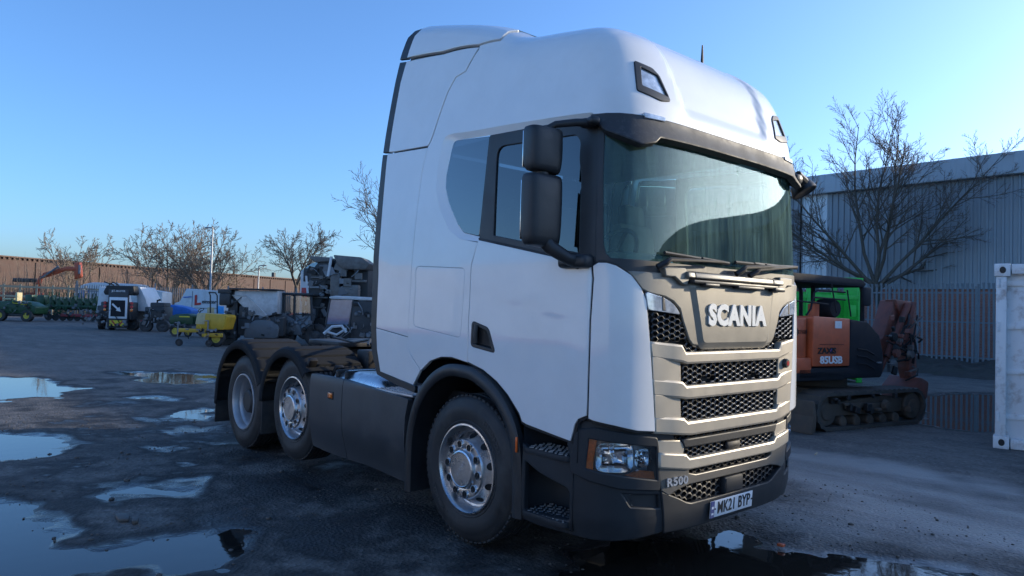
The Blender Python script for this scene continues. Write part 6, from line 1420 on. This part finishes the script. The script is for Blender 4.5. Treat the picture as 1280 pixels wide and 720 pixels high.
# long brown building
MT['brown'] = mat('brown_brick_far', (.10, .062, .05), .85, var=.15, vscale=.8, stretch=(1, 1, 3))
t = empty('long_building', (-80, -14, 0), math.atan2(.86, -.51)); tag(t, 'long low brown building stretching along the far skyline', 'building')
MB().box((60, 4, 2.9), (130, 8, 5.7)).build('wall', [MT['brown']], t); MB().box((60, 3.9, 5.86), (130.3, 8.3, .14)).build('parapet', [MT['brown'] if False else mat('brown_parapet', (.13, .08, .06), .8)], t)
mb = MB()
for i in range(220): mb.box((-4.6+i*.59, -.12, 5.68), (.2, .12, .22))
mb.build('eaves_fin', [MT['brown']], t)['kind'] = 'stuff'
for i in range(30): MB().box((-3+i*4.3, -.05, 2.7), (.25, .12, 5.4)).build('pilaster', [MT['brown']], t)
MB().box((75, 3, 6.4), (.5, .5, 1.0)).build('vent', [MT['vdark']], t)
# lamp posts
MT['lamp'] = mat('lamp_post_grey', (.30, .32, .34), .5, metal=.3)
def lamp(loc, h, label, arm):
    t = site('lamp_post', loc, label, 'street lamp', 0); MB().tube([(0, 0, 0), (0, 0, 1.4), (0, 0, 1.45), (0, 0, h)], [.13, .12, .085, .06], 8).build('pole', [MT['lamp']], t)
    MB().tube([(0, 0, h-.02), (arm*.5, 0, h+.05), (arm, 0, h+.05)], .045, 6).build('arm', [MT['lamp']], t); MB().box((arm*1.4, 0, h+.04), (.6, .22, .1), bev=.04).build('lantern', [MT['lamp']], t)
lamp((-53.1, 15.0), 7.25, 'tall grey lamp post rising above the white van', -.2)
lamp((-66, 24.0), 5.2, 'shorter pale lamp post beyond the far fence', .35)
# trees on the left
G_ = 'bare trees beyond the machinery'
tree('bare wide-crowned tree above the far left machinery', (-84, 11.0, 0), 7.4, 5, 3, MT['bark2'], fork=.22, r0=.17, maxlev=3, kids=(12, 7, 4), sides=(5, 4, 3, 3), rmin=.022, spread=.55, up=.03, ratio=.5, group=G_)
tree('slender pale birch at the far left edge', (-80, 3.4, 0), 7.3, 1, 5, MT['birch'], fork=.5, r0=.12, maxlev=2, kids=(14, 7, 4), sides=(5, 4, 3, 3), rmin=.016, spread=.1, up=.05, ratio=.32, group=G_, tm=MT['bark2'])
tree('bare tree with tan limbs just left of the lamp post', (-66, 15.0, 0), 8.0, 7, 8, MT['bark2'], fork=.22, r0=.17, maxlev=3, kids=(12, 7, 4), sides=(5, 4, 3, 3), rmin=.02, spread=.65, up=.04, ratio=.5, group=G_)
tree('fan shaped bare tree behind the white van', (-60, 17.0, 0), 7.4, 8, 9, MT['bark2'], fork=.2, r0=.17, maxlev=3, kids=(13, 7, 4), sides=(5, 4, 3, 3), rmin=.018, spread=.8, up=.04, ratio=.48, group=G_)
tree('dark bare tree standing behind the small loader', (-56, 23.4, 0), 8.6, 6, 11, MT['bark'], fork=.38, r0=.16, maxlev=3, kids=(13, 7, 4), sides=(5, 4, 3, 3), rmin=.016, spread=.6, up=.03, ratio=.48, group=G_)
tree('tall bare tree rising directly behind the cab', (-25.4, 14.4, 0), 7.2, 6, 14, MT['bark'], fork=.3, r0=.13, maxlev=3, kids=(12, 7, 4), sides=(5, 4, 3, 3), rmin=.009, spread=.55, up=.04, ratio=.5, group=G_)
# tangled scrub in front of the brown building
V = []; F = []; rng = random.Random(2)
def blade(x, y, h, dx, dy, wd, fx, fy):
    k = len(V); V.extend([(x-wd*fx, y-wd*fy, 0), (x+wd*fx, y+wd*fy, 0), (x+dx*.5+wd*.6*fx, y+dy*.5+wd*.6*fy, h*.6), (x+dx*.5-wd*.6*fx, y+dy*.5-wd*.6*fy, h*.6), (x+dx, y+dy, h)]); F.extend([(k, k+1, k+2, k+3), (k+3, k+2, k+4)])
for i in range(4200):
    u_ = rng.random(); d_ = rng.uniform(-4, 4); x = -84+u_*26+d_*.3; y = -1+u_*20+d_; h = rng.uniform(1.5, 4.6)*(.75+.35*math.sin(u_*17)+.2*math.sin(u_*41)); a = rng.random()*3.14
    blade(x, y, h, rng.gauss(0, .6), rng.gauss(0, .6), rng.uniform(.015, .045), math.cos(a), math.sin(a))
so_ = mk('scrub', V, F, mat('tan_scrub_twigs', (.25, .185, .125), .9, var=.35, vscale=1.5), ang=None); tag(so_, 'tangle of bare tan scrub growing in front of the brown building', kind='stuff')
# unseen box trailers, added to bounce light and reflect in the cab side
for i, (x, y, L_, lab) in enumerate(((-24, -15, 13, 'unseen white box trailer added furthest back to bounce light onto the cab'), (-9.5, -14.5, 13, 'unseen white box trailer added mid-row to bounce light onto the cab'), (5.0, -14.5, 12, 'unseen white box trailer added nearest the yard corner to bounce light onto the cab'))):
    t = empty('bounce_trailer', (x, y, 0), .05*i-.06); tag(t, lab, 'trailer', 'unseen box trailers added to bounce light')
    MB().box((0, 0, 2.35), (L_, 2.5, 2.9), bev=.04).build('body', [MT['vwhite']], t); MB().box((0, 1.27, .85), (L_*.98, .05, .14)).build('side_rail', [MT['fadedred']], t)
    for q_ in range(int(L_/1.2)): MB().box((-L_/2+.7+q_*1.2, 1.265, 2.35), (.05, .03, 2.7)).build('panel_rib', [MT['vwhite']], t)
    for q_ in (-3.2, -2, 2.8): wheel(t, q_, 1.2, .5, .5, .3, MT['rubber'], MT['vgrey'], yaw=180)
TH = {o.name.split('.')[0]: o for o in bpy.data.objects if o.parent is None}
FM = [MT['black'], MT['rearmetal'], MT['galv'], MT['vgrey']]
fittings(TH['hopper_machine'], -.95, 1.2, .4, 1.3, -.05, 46, 1, FM); fittings(TH['hopper_machine'], -.95, -.5, 1.3, 2.0, -.05, 12, 2, FM)
fittings(TH['refuse_lorry'], -.35, 1.3, .6, 3.2, -.05, 70, 3, FM, .05, .35); fittings(TH['wheel_loader'], -.9, .7, .45, 1.2, -.12, 24, 4, FM)
fittings(TH['compact_sweeper'], .05, 1.1, .5, 1.7, -.04, 30, 5, FM); fittings(TH['compact_sweeper'], -.7, .1, .3, .95, -.1, 16, 6, FM)
fittings(TH['dark_machine'], -.5, .5, .4, 1.4, -.02, 26, 7, FM); fittings(TH['sweeper_lorry'], -1.3, .0, .3, 1.0, .0, 26, 8, FM); fittings(TH['sweeper_lorry'], .1, 1.1, .2, .5, -.02, 10, 9, FM)
fittings(TH['seed_drill'], -2.1, 2.2, .3, 1.2, -.1, 80, 10, [MT['black'], MT['dgreen'], MT['vgrey'], MT['dgreen']]); fittings(TH['ride_on_mower'], -.6, 1.3, .3, .6, -.05, 16, 11, FM)
fittings(TH['towed_pump'], -.5, .7, .4, .65, -.06, 16, 12, [MT['galv'], MT['yellow'], MT['black']], .03, .12); fittings(TH['utility_buggy'], -1.2, .9, .45, 1.3, -.04, 26, 13, [MT['black'], MT['dgreen'], MT['vgrey']])
fittings(TH['excavator'], 2.5, 3.3, .7, 1.7, .70, 22, 14, [MT['black'], MT['boomred'], MT['rearmetal']], .03, .15); fittings(TH['excavator'], .1, 2.0, .25, .5, .04, 16, 15, [MT['mud'], MT['black']], .03, .12)
# oddments on the ground
MB().prism([(-.06, -.02), (.05, -.03), (.07, .01), (.0, .03), (-.05, .02)], (0, 0, 0), (1, 0, 0), (0, 1, 0), .02, bev=.006).prism([(.05, .03), (.12, .01), (.13, .035), (.08, .05)], (0, 0, 0), (1, 0, 0), (0, 1, 0), .025, bev=.006).build('flat_stone', [MT['stone']], None)
o = bpy.data.objects['flat_stone']; o.location = (-1.98, -2.95, .005); o.scale = (1.6, 1.6, 1.2); tag(o, 'flat dark piece of debris lying between the puddles', 'debris')
o = MB().box((0, 0, .01), (.05, .04, .02), bev=.006).build('brick_fragment', [MT['exor']]); o.location = (1.45, .60, .0); tag(o, 'small orange brick fragment on the wet strip by the number plate', 'debris')
o = MB().box((0, 0, .01), (.16, .02, .012), bev=.003).build('timber_offcut', [MT['timber']]); o.location = (.02, 4.15, .02); o.rotation_euler = (0, 0, 1.9); tag(o, 'thin pale stick lying on the pale yard ground', 'debris')
